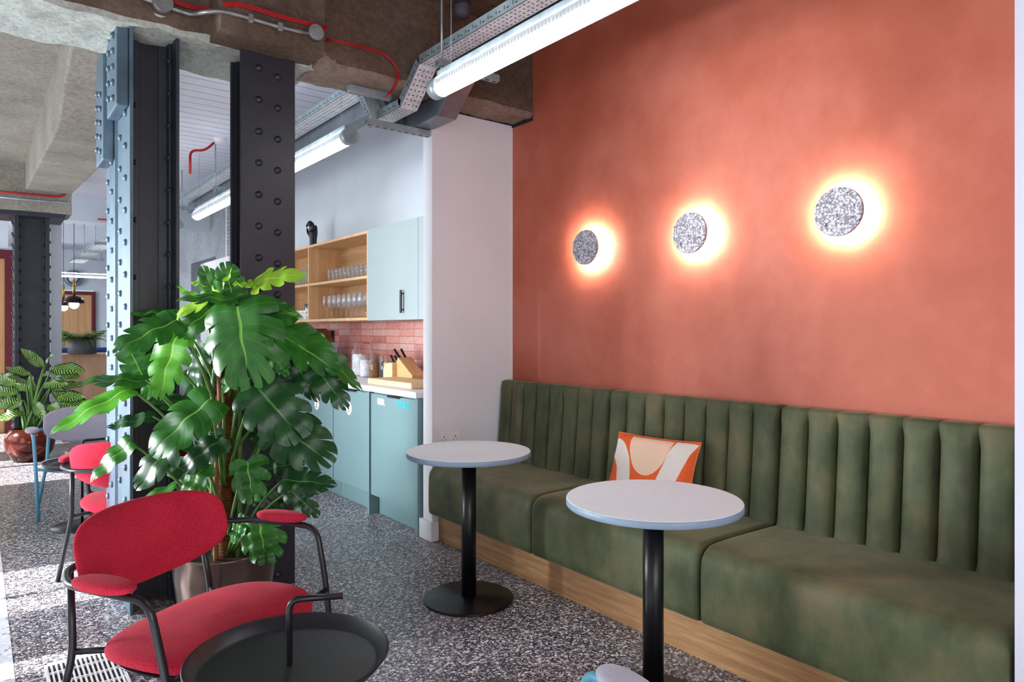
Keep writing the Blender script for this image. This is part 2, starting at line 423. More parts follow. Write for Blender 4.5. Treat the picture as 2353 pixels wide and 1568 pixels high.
# ================================================================== SETTING
WX = 2.94      # terracotta wall plane
struct('floor', MB().box(-2.4, 3.4, -2.6, 19, -.1, 0), 'terrazzo_floor')
struct('trim_1', MB().box(-2.4, .12, -2.6, 9.5, 0, .002), 'terrazzo_pale')
struct('trim_2', MB().box(.12, .42, 3.20, 3.206, 0, .002), 'zinc_bright')
struct('wall_right', MB().box(WX, WX + .15, -2.6, 3.76, 0, 3.4), 'terracotta_plaster')
struct('wall_divider', MB().box(2.29, 3.1, 3.76, 3.87, 0, 2.775), 'white_paint')
struct('wall_near_right', MB().box(2.27, WX, -.6, .645, 0, 3.4), 'lilac_white_paint')
struct('baseboard_divider', MB().box(2.272, 2.33, 3.742, 3.895, 0, .125), 'white_paint', bevel=.003)
struct('wall_kitchen', MB().box(2.85, 3.0, 3.87, 9.6, 0, 3.3), 'cool_white_paint')
struct('wall_kitchen_concrete', MB().box(2.85, 3.0, 9.6, 10.9, 0, 3.3).box(2.85, 3.0, 10.9, 12.4, 2.46, 3.3).box(2.85, 3.0, 12.4, 18.7, 0, 3.3).box(3.3, 3.38, 10.7, 12.8, 0, 3.3), 'concrete_smooth')
struct('wall_back', MB().box(-2.4, 3.1, -2.7, -2.5, 0, .6).box(-2.4, 3.1, -2.7, -2.5, 2.9, 3.4).box(-2.4, -1.5, -2.7, -2.5, .6, 2.9).box(1.7, 3.1, -2.7, -2.5, .6, 2.9), 'white_paint')
# left wall with its windows; the piers and mullions cut the sunlight into the stripes seen on the floor
lw_ = MB().box(-2.5, -2.35, -2.6, 19, 0, .5).box(-2.5, -2.35, -2.6, 19, 2.9, 3.4)
ys = [(-2.6, -.5), (2.2, 3.42), (3.58, 4.16), (4.4, 4.44), (4.88, 7.55), (8.5, 8.56), (8.95, 9.6), (11.6, 12.1), (15, 19)]
for a, b in ys: lw_.box(-2.5, -2.35, a, b, .5, 2.9)
struct('wall_left', lw_, 'white_paint')
struct('wall_far', MB().box(-2.4, 1.585, 18.6, 18.8, 0, 3.3).box(2.19, 3.4, 18.6, 18.8, 0, 3.3).box(1.585, 2.19, 18.6, 18.8, 2.28, 3.3), 'cool_white_paint')
struct('wall_nib', MB().box(.70, .815, 9.8, 10.0, 0, 3.2), 'cool_white_paint')
struct('wall_left_far', MB().box(-2.4, .34, 11.2, 11.35, 2.42, 3.3), 'cool_white_paint')
# corrugated deck ceiling of the kitchen and beyond
dk = MB(); y = 3.9
while y < 18.6:
    dk.box(.86, 2.95, y, y + .139, 3.19, 3.23); y += .15
struct('ceiling', dk, 'deck_white')
struct('ceiling.001', MB().box(-2.4, 3.3, 3.6, 18.8, 3.225, 3.4), 'deck_groove')
struct('ceiling.002', MB().box(-2.5, 3.1, -2.7, 3.62, 3.31, 3.5), 'concrete_brown')
struct('ceiling.003', MB().box(-2.4, .86, 4.1, 10.3, 3.16, 3.3), 'concrete_grey')
struct('ceiling.004', MB().box(-2.4, .86, 10.3, 18.6, 3.19, 3.23), 'deck_white')
for n_, (y0, y1, z) in enumerate(((11.2, 11.5, 2.86), (14.2, 14.5, 2.9))):
    struct('ceiling_beam', MB().box(.6, 2.85, y0, y1, z, 3.2), 'cool_white_paint')
# main concrete beam over the steel columns, its padstone and the haunched beams
struct('main_beam_front', rbox(1.40, 2.98, 3.54, 3.80, 2.80, 3.34, seed=3, amp=.008), 'concrete_brown')
struct('main_beam_underside', rbox(1.44, 2.93, 3.545, 3.85, 2.765, 2.84, step=.03, amp=.010, seed=9), 'concrete_gravel')
struct('main_beam_left', rbox(-2.4, 1.42, 3.60, 4.12, 2.80, 3.34, seed=5, amp=.014), 'concrete_brown')
struct('main_beam_soffit', rbox(-2.4, 1.46, 3.61, 4.10, 2.77, 2.84, step=.03, amp=.014, seed=11), 'concrete_pale')
struct('main_beam_padstone', rbox(.915, 1.43, 3.42, 3.62, 2.77, 3.36, seed=6, amp=.010), 'concrete_brown')
struct('trim_3', MB().box(2.30, 2.93, 3.752, 3.79, 2.758, 2.772).box(2.932, 2.94, 3.54, 3.76, 2.745, 2.775), 'slot_dark')
hb = MB().prism([(4.1, 3.0), (4.73, 2.96), (5.5, 2.70), (9.2, 2.88), (9.2, 3.3), (4.1, 3.3)], 'x', .43, .86)
struct('haunched_beam', hb, 'concrete_grey', bevel=.015)
struct('far_beam', rbox(-2.4, .86, 9.2, 9.7, 2.65, 3.3, seed=8, amp=.006), 'concrete_grey')

# doors far away
def door(n, x0, x1, y, z1, fw, mat='oak_door'):
    d = MB().box(x0, x1, y - .02, y + .03, 0, z1).build(f'door_{n}', mat); d['kind'] = 'structure'
    MB().box(x0 - fw, x0, y - .05, y + .05, 0, z1 + fw).box(x1, x1 + fw, y - .05, y + .05, 0, z1 + fw).box(x0, x1, y - .05, y + .05, z1, z1 + fw).build('door_frame', 'maroon_paint', d, bevel=.004)
    return d
d1 = door(1, 1.50, 2.12, 18.55, 2.16, .08)
MB().box(1.56, 1.58, 18.50, 18.53, .95, 1.15).build('door_handle', 'zinc', d1)
d2 = door(2, -.9, .30, 11.22, 2.28, .12)
MB().tube([(-.05, 11.17, 1.0), (.02, 11.17, 1.0)], .012).build('door_handle', 'zinc', d2)
# louvre grille high on the kitchen wall
g = thing('louvre_grille', 'grey ventilation louvre panel set in the kitchen wall behind the columns', 'grille', (2.84, 9.7, 1.9))
MB().box(2.80, 2.85, 9.3, 9.36, 1.3, 3.1).box(2.80, 2.85, 10.14, 10.2, 1.3, 3.1).box(2.80, 2.85, 9.3, 10.2, 3.1, 3.15).build('frame', 'white_paint', g)
lv = MB()
for i in range(36): lv.prism([(2.80, 1.32 + i * .05), (2.846, 1.345 + i * .05), (2.846, 1.352 + i * .05), (2.80, 1.328 + i * .05)], 'y', 9.36, 10.14)
lv.build('louvres', 'lilac_white_paint', g)

# ================================================================== STEEL COLUMNS
colA = thing('steel_column', 'dark riveted twin steel column with pale blue sunlit edge behind the big potted plant', 'column', (.68, 3.85, 0))
def hsec(y0, y1, x0, x1, top):
    yc = (y0 + y1) / 2
    MB().box(x0, x0 + .016, y0, y1, 0, top).build('flange', 'steel_paint_sunlit', colA, bevel=.003)
    MB().box(x1 - .016, x1, y0, y1, 0, top).build('flange', 'steel_paint', colA, bevel=.003)
    MB().box(x0 + .016, x1 - .016, yc - .008, yc + .008, 0, top).build('web', 'steel_paint_dark', colA)
    m = MB()
    for sx, xx in ((1, x0 + .016), (-1, x1 - .016)):
        m.box(xx, xx + sx * .012, yc - .07, yc - .008, 0, top).box(xx, xx + sx * .05, yc - .02, yc - .008, 0, top)
    m.build('angle_bars', 'steel_paint', colA, bevel=.002)
A0 = 3.654
yA = [onX(298, 1000, .572)[1], onX(271, 1000, .572)[1], onX(264, 1000, .572)[1], onX(245, 1000, .572)[1]]
hsec(yA[0], yA[1], .572, .788, 2.80); hsec(yA[2], yA[3], .572, .788, 2.80)
rb = rivet_mesh('steel_paint_sunlit', .017, 'x'); rd = rivet_mesh('steel_paint_dark', .015, 'y')
for q, (ya, yb) in enumerate(((yA[0], yA[1]), (yA[2], yA[3]))):
    wd = yb - ya
    for i in range(17):
        z = .06 + i * .155
        if z < 2.42 - .1 * q:
            link_part('rivet', rb, colA, (.572 - .68, ya + wd * .28 - 3.85, z)); link_part('rivet', rb, colA, (.572 - .68, ya + wd * .72 - 3.85, z + .07))
    # splice plate at the head with its stepped foot
    zt = 2.40 - .17 * q
    MB().prism([(ya + .02, zt), (yb - .02, zt), (yb - .02, 2.80), (ya + .02, 2.80)], 'x', .520, .571).build('splice_plate', 'steel_paint_sunlit', colA, bevel=.006)
    for i in range(5):
        link_part('rivet', rb, colA, (.520 - .68, ya + wd * .3 - 3.85, zt + .05 + i * .075)); link_part('rivet', rb, colA, (.520 - .68, ya + wd * .7 - 3.85, zt + .08 + i * .075))
rdx = rivet_mesh('steel_paint', .014, 'x')
for i in range(17): link_part('rivet', rdx, colA, (.76 - .68, yA[0] + .09 - 3.85, .12 + i * .16))
for i in range(9): link_part('rivet', rdx, colA, (.60 - .68 + .015, yA[0] + .11 - 3.85, .2 + i * .28))
MB().box(.600, .612, yA[1] - .01, yA[2] + .01, 0, 2.79).build('gap_filler_strip', 'white_plastic', colA)  # white strip added so the gap between the sections looks bright
colB = thing('steel_column', 'dark riveted steel column with broad flat front face left of the kitchen', 'column', (1.198, 3.70, 0))
MB().box(1.058, 1.338, 3.586, 3.604, 0, 2.79).build('flange', 'steel_paint_dark', colB, bevel=.003)
MB().box(1.07, 1.33, 3.798, 3.816, 0, 2.79).build('flange', 'steel_paint_dark', colB, bevel=.003)
MB().box(1.19, 1.206, 3.604, 3.798, 0, 2.79).build('web', 'steel_paint_dark', colB)
MB().box(1.075, 1.19, 3.604, 3.618, 0, 2.79).box(1.09, 1.19, 3.784, 3.798, 0, 2.79).build('angle_bars', 'steel_paint_dark', colB, bevel=.002)
xr = (onY(595, 500, 3.586)[0], onY(638, 500, 3.586)[0]); rf = rivet_mesh('steel_paint_dark', .0185, 'y')
for k in range(17):
    for xx, dz in ((xr[0], .0), (xr[1], -.025)):
        z = 2.69 + dz - k * .1625
        if z > .02: link_part('rivet', rf, colB, (xx - 1.198, 3.586 - 3.70, z))
colC = thing('steel_column', 'distant dark riveted steel column at the left edge behind the variegated plant', 'column', (.5, 9.45, 0))
MB().box(.335, .36, 9.3, 9.75, 0, 2.6).build('flange', 'steel_paint', colC, bevel=.004)
MB().box(.635, .66, 9.3, 9.75, 0, 2.6).build('flange', 'steel_paint', colC, bevel=.004)
MB().box(.36, .635, 9.42, 9.44, 0, 2.6).build('web', 'steel_paint', colC)
MB().box(.36, .40, 9.40, 9.42, 0, 2.6).box(.595, .635, 9.40, 9.42, 0, 2.6).box(.36, .375, 9.3, 9.4, 0, 2.6).box(.62, .635, 9.3, 9.4, 0, 2.6).build('angle_bars', 'steel_paint', colC)
MB().box(.05, .80, 9.22, 9.8, 2.6, 2.65).build('cap_plate', 'steel_paint', colC)
ry = rivet_mesh('steel_paint', .019, 'y'); rx = rivet_mesh('steel_paint', .02, 'x')
for i in range(20):
    z = .08 + i * .128
    link_part('rivet', rx, colC, (.335 - .5, 9.36 - 9.45, z)); link_part('rivet', rx, colC, (.335 - .5, 9.6 - 9.45, z + .05))
    link_part('rivet', ry, colC, (.387 - .5, 9.40 - 9.45, z)); link_part('rivet', ry, colC, (.608 - .5, 9.40 - 9.45, z + .04))
rx2 = rivet_mesh('steel_paint', .0201, 'x')
for i in range(18):
    o = link_part('rivet', rx2, colC, (.66 - .5, 9.36 - 9.45, .1 + i * .14)); o.rotation_euler = (0, 0, math.pi)

# ================================================================== BANQUETTE
def superell(t, n): return (math.copysign(abs(math.cos(t)) ** (2 / n), math.cos(t)), math.copysign(abs(math.sin(t)) ** (2 / n), math.sin(t)))
pl = MB().box(2.33, 2.36, .66, 3.741, 0, .184).build('bench_plinth', 'oak_plinth', bevel=.002)
tag(pl, 'oak plinth board running along the floor under the olive velvet bench', 'plinth')
def bench(y0, y1, nch, label):
    b = thing('banquette_bench', label, 'bench', (2.6, (y0 + y1) / 2, 0), 'olive velvet bench modules along the terracotta wall')
    e = .004; ya, yb = y0 + e, y1 - e
    # seat: rounded front edge, slightly crowned, rounded ends
    prof = [(2.80, .19), (2.262, .185), (2.250, .20), (2.249, .30), (2.250, .40), (2.254, .435), (2.266, .462), (2.290, .480), (2.33, .488), (2.5, .490), (2.7, .486), (2.80, .482)]
    prof = [prof[0]] + [tuple(p) [:2] for p in smooth_path([(a, c, 0) for a, c in prof[1:]], 1)]
    m = MB(); nv = 24
    def fs(u, v):
        k = u * (len(prof) - 1); i = min(int(k), len(prof) - 2); f = k - i
        x = prof[i][0] * (1 - f) + prof[i + 1][0] * f; z = prof[i][1] * (1 - f) + prof[i + 1][1] * f
        y = ya + (yb - ya) * v; d = min(y - ya, yb - y); r = .022
        k2 = 0 if d > r else r - math.sqrt(max(0, r * r - (r - d) ** 2))
        cx, cz = 2.6, .33; wob = .003 * noise.noise(Vector((x * 3, y * 4, z * 3)))
        if z > .19: z = z - k2 * (1 if z > .45 else .0) + wob
        if x < 2.3: x = x + k2 + wob
        return (x, y, z)
    vs = []; ys_ = [0, .004, .01, .018, .03] + [.03 + .94 * i / 14 for i in range(1, 14)] + [.97, .982, .99, .996, 1]
    m.grid(lambda u, v: fs(u, ys_[min(len(ys_) - 1, int(round(v * (len(ys_) - 1))))]), len(prof) - 1, len(ys_) - 1)
    for v in (0, 1):
        m.add([fs(i / (len(prof) - 1), v) for i in range(len(prof))], [tuple(range(len(prof)))])
    m.build('seat_cushion', 'olive_velvet', b)
    # back: vertical channels below a rounded top roll
    m = MB(); W = (yb - ya) / nch; zb, zt = .470, .985
    M = 12
    hs = [0, .03, .07, .12, .2, .3, .4, .5, .6, .7, .78, .83, .87, .90, .93, .96, .98, 1.0]
    hp = []
    for h in hs:
        z = zb + (zt - zb) * h
        x = 2.775 + (2.818 - 2.775) * h
        hp.append((x, z, h))
    top = [(2.832, .996, 1.02), (2.855, 1.003, 1.05), (2.89, 1.004, 1.1), (2.926, 1.0, 1.15)]
    rows = hp + top
    # round the front top edge
    def px_(r):
        x, z, h = rows[r]
        if .9 < h <= 1.0: q = (h - .9) / .1; x += .012 * q * q
        return x, z, h
    vs = []; nY = nch * M
    for r in range(len(rows)):
        x, z, h = px_(r)
        for j in range(nY + 1):
            tt = (j % M) / M; y = ya + (yb - ya) * j / nY
            ends = .4 if (j == 0 or j == nY) else 1
            groove = 1 - math.sqrt(max(0, 1 - (2 * tt - 1) ** 2)) if True else 0   # 1 at seam, 0 mid
            g = groove ** 1.3
            if h <= .86: amp = .052
            elif h <= 1.0: amp = .052 - .040 * (h - .86) / .14
            else: amp = .006 if h < 1.08 else .002
            if h < .07: amp *= .7
            pinch = .0
            if .86 < h < .97: pinch = .006 * math.sin(2 * math.pi * tt * 2) * (1 - abs(h - .91) / .06)
            e_ = 0
            d = min(y - ya, yb - y)
            if d < .015: e_ = .012 * (1 - d / .015) ** 2
            vs.append((x + g * amp + e_ + .002 * noise.noise(Vector((x * 9, y * 9, z * 9))), y, z - (g * .005 if h > .95 else 0) - (e_ if h > .95 else 0)))
    n1 = nY + 1
    for c_ in range(nch):
        cv = [(min(vs[r * n1 + c_ * M + j][0], 2.93),) + vs[r * n1 + c_ * M + j][1:] for r in range(len(rows)) for j in range(M + 1)]
        m.add(cv, [(r * (M + 1) + j, r * (M + 1) + j + 1, (r + 1) * (M + 1) + j + 1, (r + 1) * (M + 1) + j) for r in range(len(rows) - 1) for j in range(M)], True)
    R = len(rows)
    for j in (0, nY):
        col = [(min(vs[r * n1 + j][0], 2.93),) + vs[r * n1 + j][1:] for r in range(R)]
        m.add(col + [(2.926, col[0][1], zb)], [tuple(range(R + 1))])
    m.build('backrest', 'olive_velvet', b)
    return b
bench(2.735, 3.757, 8, 'far section of the olive velvet bench beside the white pillar')
bench(1.69, 2.735, 8, 'middle section of the olive velvet bench behind the orange cushion')
bench(.655, 1.69, 8, 'near section of the olive velvet bench at the right edge')

# scatter cushion
cu = thing('scatter_cushion', 'orange cushion with cream and peach curved shapes leaning on the bench back', 'cushion', (2.66, 2.28, .49))
t = NT('cushion_print'); tc_ = t.n('ShaderNodeTexCoord'); sp = t.n('ShaderNodeSeparateXYZ'); t.l(tc_.outputs['UV'], sp.inputs[0])
U, V = sp.outputs[0], sp.outputs[1]
def circ(cx, cy, rx, ry):
    a = t.math('POWER', t.math('DIVIDE', t.math('SUBTRACT', U, cx), rx), 2.); b_ = t.math('POWER', t.math('DIVIDE', t.math('SUBTRACT', V, cy), ry), 2.)
    return t.math('LESS_THAN', t.math('ADD', a, b_), 1.)
peach = t.math('MULTIPLY', circ(.50, .98, .25, .62), t.math('LESS_THAN', V, .955))
# left cream arch: band between two ellipses
arch = t.math('MULTIPLY', circ(.06, .10, .29, .78), t.math('SUBTRACT', 1., circ(-.02, .10, .20, .50)))
k1 = t.math('SUBTRACT', U, t.math('MULTIPLY', V, .20)); band = t.math('MULTIPLY', t.math('GREATER_THAN', k1, .585), t.math('LESS_THAN', k1, .80))
band = t.math('MULTIPLY', band, t.math('LESS_THAN', V, .955))
wv = t.noise(t.coord('Object', (10, 10, 60)), 12, 3)
org = t.ramp(wv, [(.3, (222, 84, 34)), (.7, (240, 112, 62))]); crm = t.ramp(wv, [(.3, (214, 202, 194)), (.7, (236, 228, 222))]); pch = t.ramp(wv, [(.3, (232, 192, 164)), (.7, (244, 212, 188))])
cc = t.mix(arch, org, crm); cc = t.mix(band, cc, crm); cc = t.mix(peach, cc, pch)
t.set(.85, 0, .2, cc); t.bump(wv, .15, .003)
m = MB(); m.uv = []
cw, ch = .49, .325
fr = []; N1 = 22
e1 = Vector((.10, -.99, 0)).normalized(); e2 = Vector((.34, .03, .94)).normalized(); e3 = e1.cross(e2).normalized()
c0 = Vector((2.66, 2.275, .650))
for side in (1, -1):
    base = len(m.v)
    for i in range(N1 + 1):
        for j in range(N1 + 1):
            a, b2 = i / N1 * 2 - 1, j / N1 * 2 - 1
            th = .062 * (max(0, (1 - a ** 4)) * max(0, (1 - b2 ** 4))) ** .5
            pin = 1 - .055 * (1 - a * a) * (abs(b2) ** 3); pin2 = 1 - .055 * (1 - b2 * b2) * (abs(a) ** 3)
            wr = .004 * noise.noise(Vector((a * 3, b2 * 3, side)))
            p = c0 + e1 * (a * cw / 2 * pin2) + e2 * (b2 * ch / 2 * pin) + e3 * (side * th + wr)
            m.v.append(tuple(p)); m.uv.append((i / N1, j / N1))
    for i in range(N1):
        for j in range(N1):
            q = (base + i * (N1 + 1) + j, base + (i + 1) * (N1 + 1) + j, base + (i + 1) * (N1 + 1) + j + 1, base + i * (N1 + 1) + j + 1)
            m.f.append(q if side == 1 else q[::-1]); m.sm.append(True)
m.build('cover', 'cushion_print', cu)
rim = [c0 + e1 * (a * cw / 2 * (1 - .055 * (1 - b * b) * abs(a) ** 3)) + e2 * (b * ch / 2 * (1 - .055 * (1 - a * a) * abs(b) ** 3)) for a, b in
       [(-1 + 2 * i / 20, -1) for i in range(20)] + [(1, -1 + 2 * i / 20) for i in range(20)] + [(1 - 2 * i / 20, 1) for i in range(20)] + [(-1, 1 - 2 * i / 20) for i in range(21)]]
MB().tube(rim, .003, 6, cap=False).build('seam', 'cork_seal', cu)

# ================================================================== CAFE TABLES
def cafe_table(x, y, label):
    tb = thing('cafe_table', label, 'table', (x, y, 0), 'round white pedestal tables')
    R = .31
    MB().lathe([(R - .002, .716), (R, .718), (R, .738), (R - .002, .740)], (x, y, 0), 96).build('tabletop', 'table_edge', tb)
    MB().lathe([(R - .0015, .7401), (R - .0025, .7412)], (x, y, 0), 96).build('tabletop_surface', 'table_white', tb)
    MB().lathe([(.037, .012), (.037, .716)], (x, y, 0), 40).lathe([(.11, .708), (.11, .716)], (x, y, 0), 32).build('pedestal', 'matt_black', tb)
    MB().lathe([(.222, 0), (.225, .003), (.225, .008), (.218, .012), (.045, .014), (.037, .018)], (x, y, 0), 80).build('base_plate', 'matt_black', tb)
    return tb
cafe_table(1.942, 2.84, 'far round white cafe table on a black pedestal by the white pillar')
p2 = at(1501, 1146, 1580 * .60 / (1146 - 760)); T2 = (p2.x, p2.y)
cafe_table(T2[0], T2[1], 'near round white cafe table in front of the orange cushion')

# ================================================================== WALL LIGHTS AND SOCKET
for (y, z, lab) in ((2.973, 1.838, 'leftmost of three round speckled disc wall lights on terracotta wall'), (2.21, 1.839, 'middle one of three round speckled disc wall lights'), (1.442, 1.842, 'rightmost of three round speckled disc wall lights')):
    s_ = thing('wall_light', lab, 'wall light', (WX, y, z), 'disc wall lights above the bench')
    MB().lathe([(.102, 2.868), (.104, 2.870), (.104, 2.882), (.102, 2.884)], (0, y, z), 64, 'x').build('terrazzo_disc', 'terrazzo_disc', s_)
    MB().lathe([(.05, 2.884), (.05, 2.939)], (0, y, z), 32, 'x').build('wall_mount', 'white_plastic', s_)
    MB().lathe([(.055, 2.8852), (.090, 2.8852), (.090, 2.889), (.055, 2.889)], (0, y, z), 48, 'x', cap=False).build('led_ring', 'warm_led', s_)
    l = bpy.data.lights.new('wall_light_glow', 'AREA'); l.shape = 'DISK'; l.size = .19; l.energy = 62; l.color = (1, .80, .60)
    o = bpy.data.objects.new('wall_light_glow', l); COL.objects.link(o); o.parent = s_; o.location = (-.052, 0, 0); aim(o, (1, 0, 0))
so = thing('wall_socket', 'white double power socket low on the white pillar behind the far table', 'socket', (2.42, 3.76, .645))
MB().box(2.345, 2.49, 3.751, 3.76, .60, .685).build('plate', 'white_plastic', so, bevel=.003)
MB().box(2.40, 2.411, 3.747, 3.751, .655, .67).build('switch', 'white_plastic', so); MB().box(2.424, 2.435, 3.747, 3.751, .655, .67).build('switch', 'white_plastic', so)
for xx in (2.375, 2.46): MB().box(xx - .003, xx + .003, 3.7505, 3.752, .65, .66).box(xx - .014, xx - .008, 3.7505, 3.752, .634, .639).box(xx + .008, xx + .014, 3.7505, 3.752, .634, .639).build('pin_holes', 'slot_dark', so)

# ================================================================== ARMCHAIRS
def pad(cx, cy, cz, lx, ly, lz, n=2.6, m_=None, tilt=0, taper=0):
    """soft flattened cushion"""
    m = m_ or MB(); NU, NV = 36, 14
    vs = []
    for i in range(NU):
        t = 2 * math.pi * i / NU; a, b = superell(t, n)
        for j in range(NV + 1):
            p = -math.pi / 2 + math.pi * j / NV; q = abs(math.cos(p)) ** .55; h = math.copysign(abs(math.sin(p)) ** .8, math.sin(p))
            x = a * q; y = b * q * (1 + taper * a)
            vs.append((cx + x * lx, cy + y * ly, cz + h * lz + tilt * y * ly))
    fs = [(i * (NV + 1) + j, ((i + 1) % NU) * (NV + 1) + j, ((i + 1) % NU) * (NV + 1) + j + 1, i * (NV + 1) + j + 1) for i in range(NU) for j in range(NV)]
    return m.add(vs, fs, True)
def armchair(lat, d, f, fab, fr, label):
    loc = LD(lat, d)
    fx = cT * f[0] + sT * f[1]; fy = -sT * f[0] + cT * f[1]
    c = thing('armchair', label, 'armchair', loc, 'tubular lounge armchairs', math.atan2(-fx, fy))
    B = lambda m, n, mat, **k: m.build(n, mat, c, world=False, **k)
    # seat
    m = MB(); NU, NV = 56, 16; vs = []
    for i in range(NU):
        t = 2 * math.pi * i / NU; a, b = superell(t, 2.5)
        for j in range(NV + 1):
            p = -math.pi / 2 + math.pi * j / NV; q = abs(math.cos(p)) ** .5; h = math.copysign(abs(math.sin(p)) ** .7, math.sin(p))
            x = a * q * .335 * (1 + .05 * b); y = b * q * .265
            z = .352 + h * .032 - .05 * (x / .335) ** 2 * 0 + .012 * (x / .335) ** 2 - (.03 * max(0, (y - .05) / .2) ** 2) - .018 * (y < 0) * (y / .265) ** 2
            vs.append((x, y, z))
    m.add(vs, [(i * (NV + 1) + j, ((i + 1) % NU) * (NV + 1) + j, ((i + 1) % NU) * (NV + 1) + j + 1, i * (NV + 1) + j + 1) for i in range(NU) for j in range(NV)], True)
    B(m, 'seat', fab)
    # backrest, curved in plan and leaning
    m = MB(); vs = []
    for i in range(NU):
        t = 2 * math.pi * i / NU; a, b = superell(t, 3.5)
        for j in range(NV + 1):
            p = -math.pi / 2 + math.pi * j / NV; q = abs(math.cos(p)) ** .42; h = math.copysign(abs(math.sin(p)) ** .8, math.sin(p))
            x = a * q * .312; zz = b * q * .118 * (1 + (.26 if b < 0 else .02) * (1 - a * a))
            y = -.325 + .085 * (x / .312) ** 2 - .30 * zz + h * .024
            vs.append((x, y, .620 + zz))
    m.add(vs, [(i * (NV + 1) + j, ((i + 1) % NU) * (NV + 1) + j, ((i + 1) % NU) * (NV + 1) + j + 1, i * (NV + 1) + j + 1) for i in range(NU) for j in range(NV)], True)
    B(m, 'backrest', fab)
    # one tube: front leg, arm, round behind the back, arm, front leg
    r = .0115
    def side(s): return [(s * .36, .235, 0), (s * .375, .175, .40), (s * .385, .130, .585), (s * .388, -.03, .589), (s * .375, -.20, .587), (s * .28, -.325, .585), (s * .14, -.352, .588)]
    path = fillet(side(-1) + [(0, -.362, .588)] + side(1)[::-1], .055, 7)
    B(MB().tube(path, r, 14), 'frame', fr)
    for s in (-1, 1):
        B(MB().tube(fillet([(s * .268, -.328, .585), (s * .285, -.290, .335), (s * .335, -.335, 0)], .05), r, 14), 'rear_leg', fr)
        B(MB().tube([(s * .285, -.288, .335), (s * .18, -.14, .325)], r * .85, 12), 'seat_rail', fr)
        B(MB().tube([(s * .369, .185, .36), (s * .22, .14, .318)], r * .85, 12), 'seat_rail', fr)
        mm = MB(); pad(s * .388, -.035, .613, .044, .112, .018, 2.3, mm)
        B(mm, 'arm_pad', fab)
    B(pad(0, 0, .318, .30, .235, .010, 2.5), 'seat_base', fr)
    return c
armchair(-1.003, 2.32, (.94, -.34), 'red_wool', 'black_metal', 'foreground crimson wool armchair with black tube frame beside the black tray table')
armchair(-2.16, 4.06, (-.2, .98), 'red_wool', 'black_metal', 'crimson armchair further back, half hidden behind the riveted twin column')
armchair(-3.17, 5.22, (.6, -.8), 'lilac_linen', 'blue_metal', 'lilac grey armchair with light blue frame behind the crimson one')
armchair(-.118, 1.24, (-.45, .89), 'grey_lilac_linen', 'blue_metal', 'pale grey armchair with blue frame, only one arm showing at bottom edge')

# ================================================================== TRAY TABLES
def tray_table(x, y, zt, R, label, hd):
    tb = thing('tray_table', label, 'side table', (x, y, 0), 'black tray side tables')
    MB().lathe([(R - .002, zt + .026), (R - .002, zt + .03), (R, zt + .03), (R + .002, zt + .026), (R - .022, zt - .004), (R - .026, zt - .006), (0.001, zt - .006)], (x, y, 0), 90, cap=False)\
        .lathe([(R - .003, zt + .028), (R - .025, zt), (R - .035, zt - .002), (.001, zt - .002)], (x, y, 0), 90, cap=False).build('tray', 'tray_black', tb)
    MB().lathe([(R * .8, 0), (R * .8, .008), (.02, .012)], (x, y, 0), 60).build('base_plate', 'tray_black', tb)
    h = Vector(hd).normalized() * .135
    MB().tube(fillet([(x, y, .01), (x, y, zt + .165), (x + h.x, y + h.y, zt + .165)], .03, 8), .0085, 14).build('handle_pole', 'black_metal', tb)
    return tb
tp = LD(-.575, 1.775); tray_table(tp[0], tp[1], .48, .252, 'black metal tray table with bent handle at the bottom beside the crimson armchair', (cT * 1 + sT * .2, -sT * 1 + cT * .2, 0))
tq = LD(-2.95, 4.72); tray_table(tq[0], tq[1], .42, .23, 'small black tray table standing between the two distant armchairs', (1, 0, 0))
tag(MB().lathe([(.08, .42), (.09, .43), (.09, .50), (.082, .505), (.078, .47), (.01, .465)], (tq[0], tq[1] + .12, 0), 32, cap=False).build('stone_bowl', 'stone_pot'), 'round stone-coloured bowl on the distant black tray table', 'bowl')

# floor grille
fg = thing('floor_grille', 'white slatted metal floor grille beside the legs of the foreground crimson armchair', 'grille', (.33, 3.1, 0))
MB().box(.215, .225, 2.9, 3.30, 0, .012).box(.455, .465, 2.9, 3.30, 0, .012).box(.215, .465, 3.29, 3.30, 0, .012).box(.215, .465, 2.9, 2.91, 0, .012).build('frame', 'zinc_bright', fg)
MB().box(.222, .458, 2.905, 3.295, .001, .003).build('recess', 'slot_dark', fg)
sl = MB()
for i in range(14): sl.box(.234 + i * .0162, .240 + i * .0162, 2.905, 3.295, .003, .0115)
for yy in (3.0, 3.1, 3.2): sl.box(.22, .46, yy, yy + .008, .003, .011)
sl.build('slats', 'white_plastic', fg)

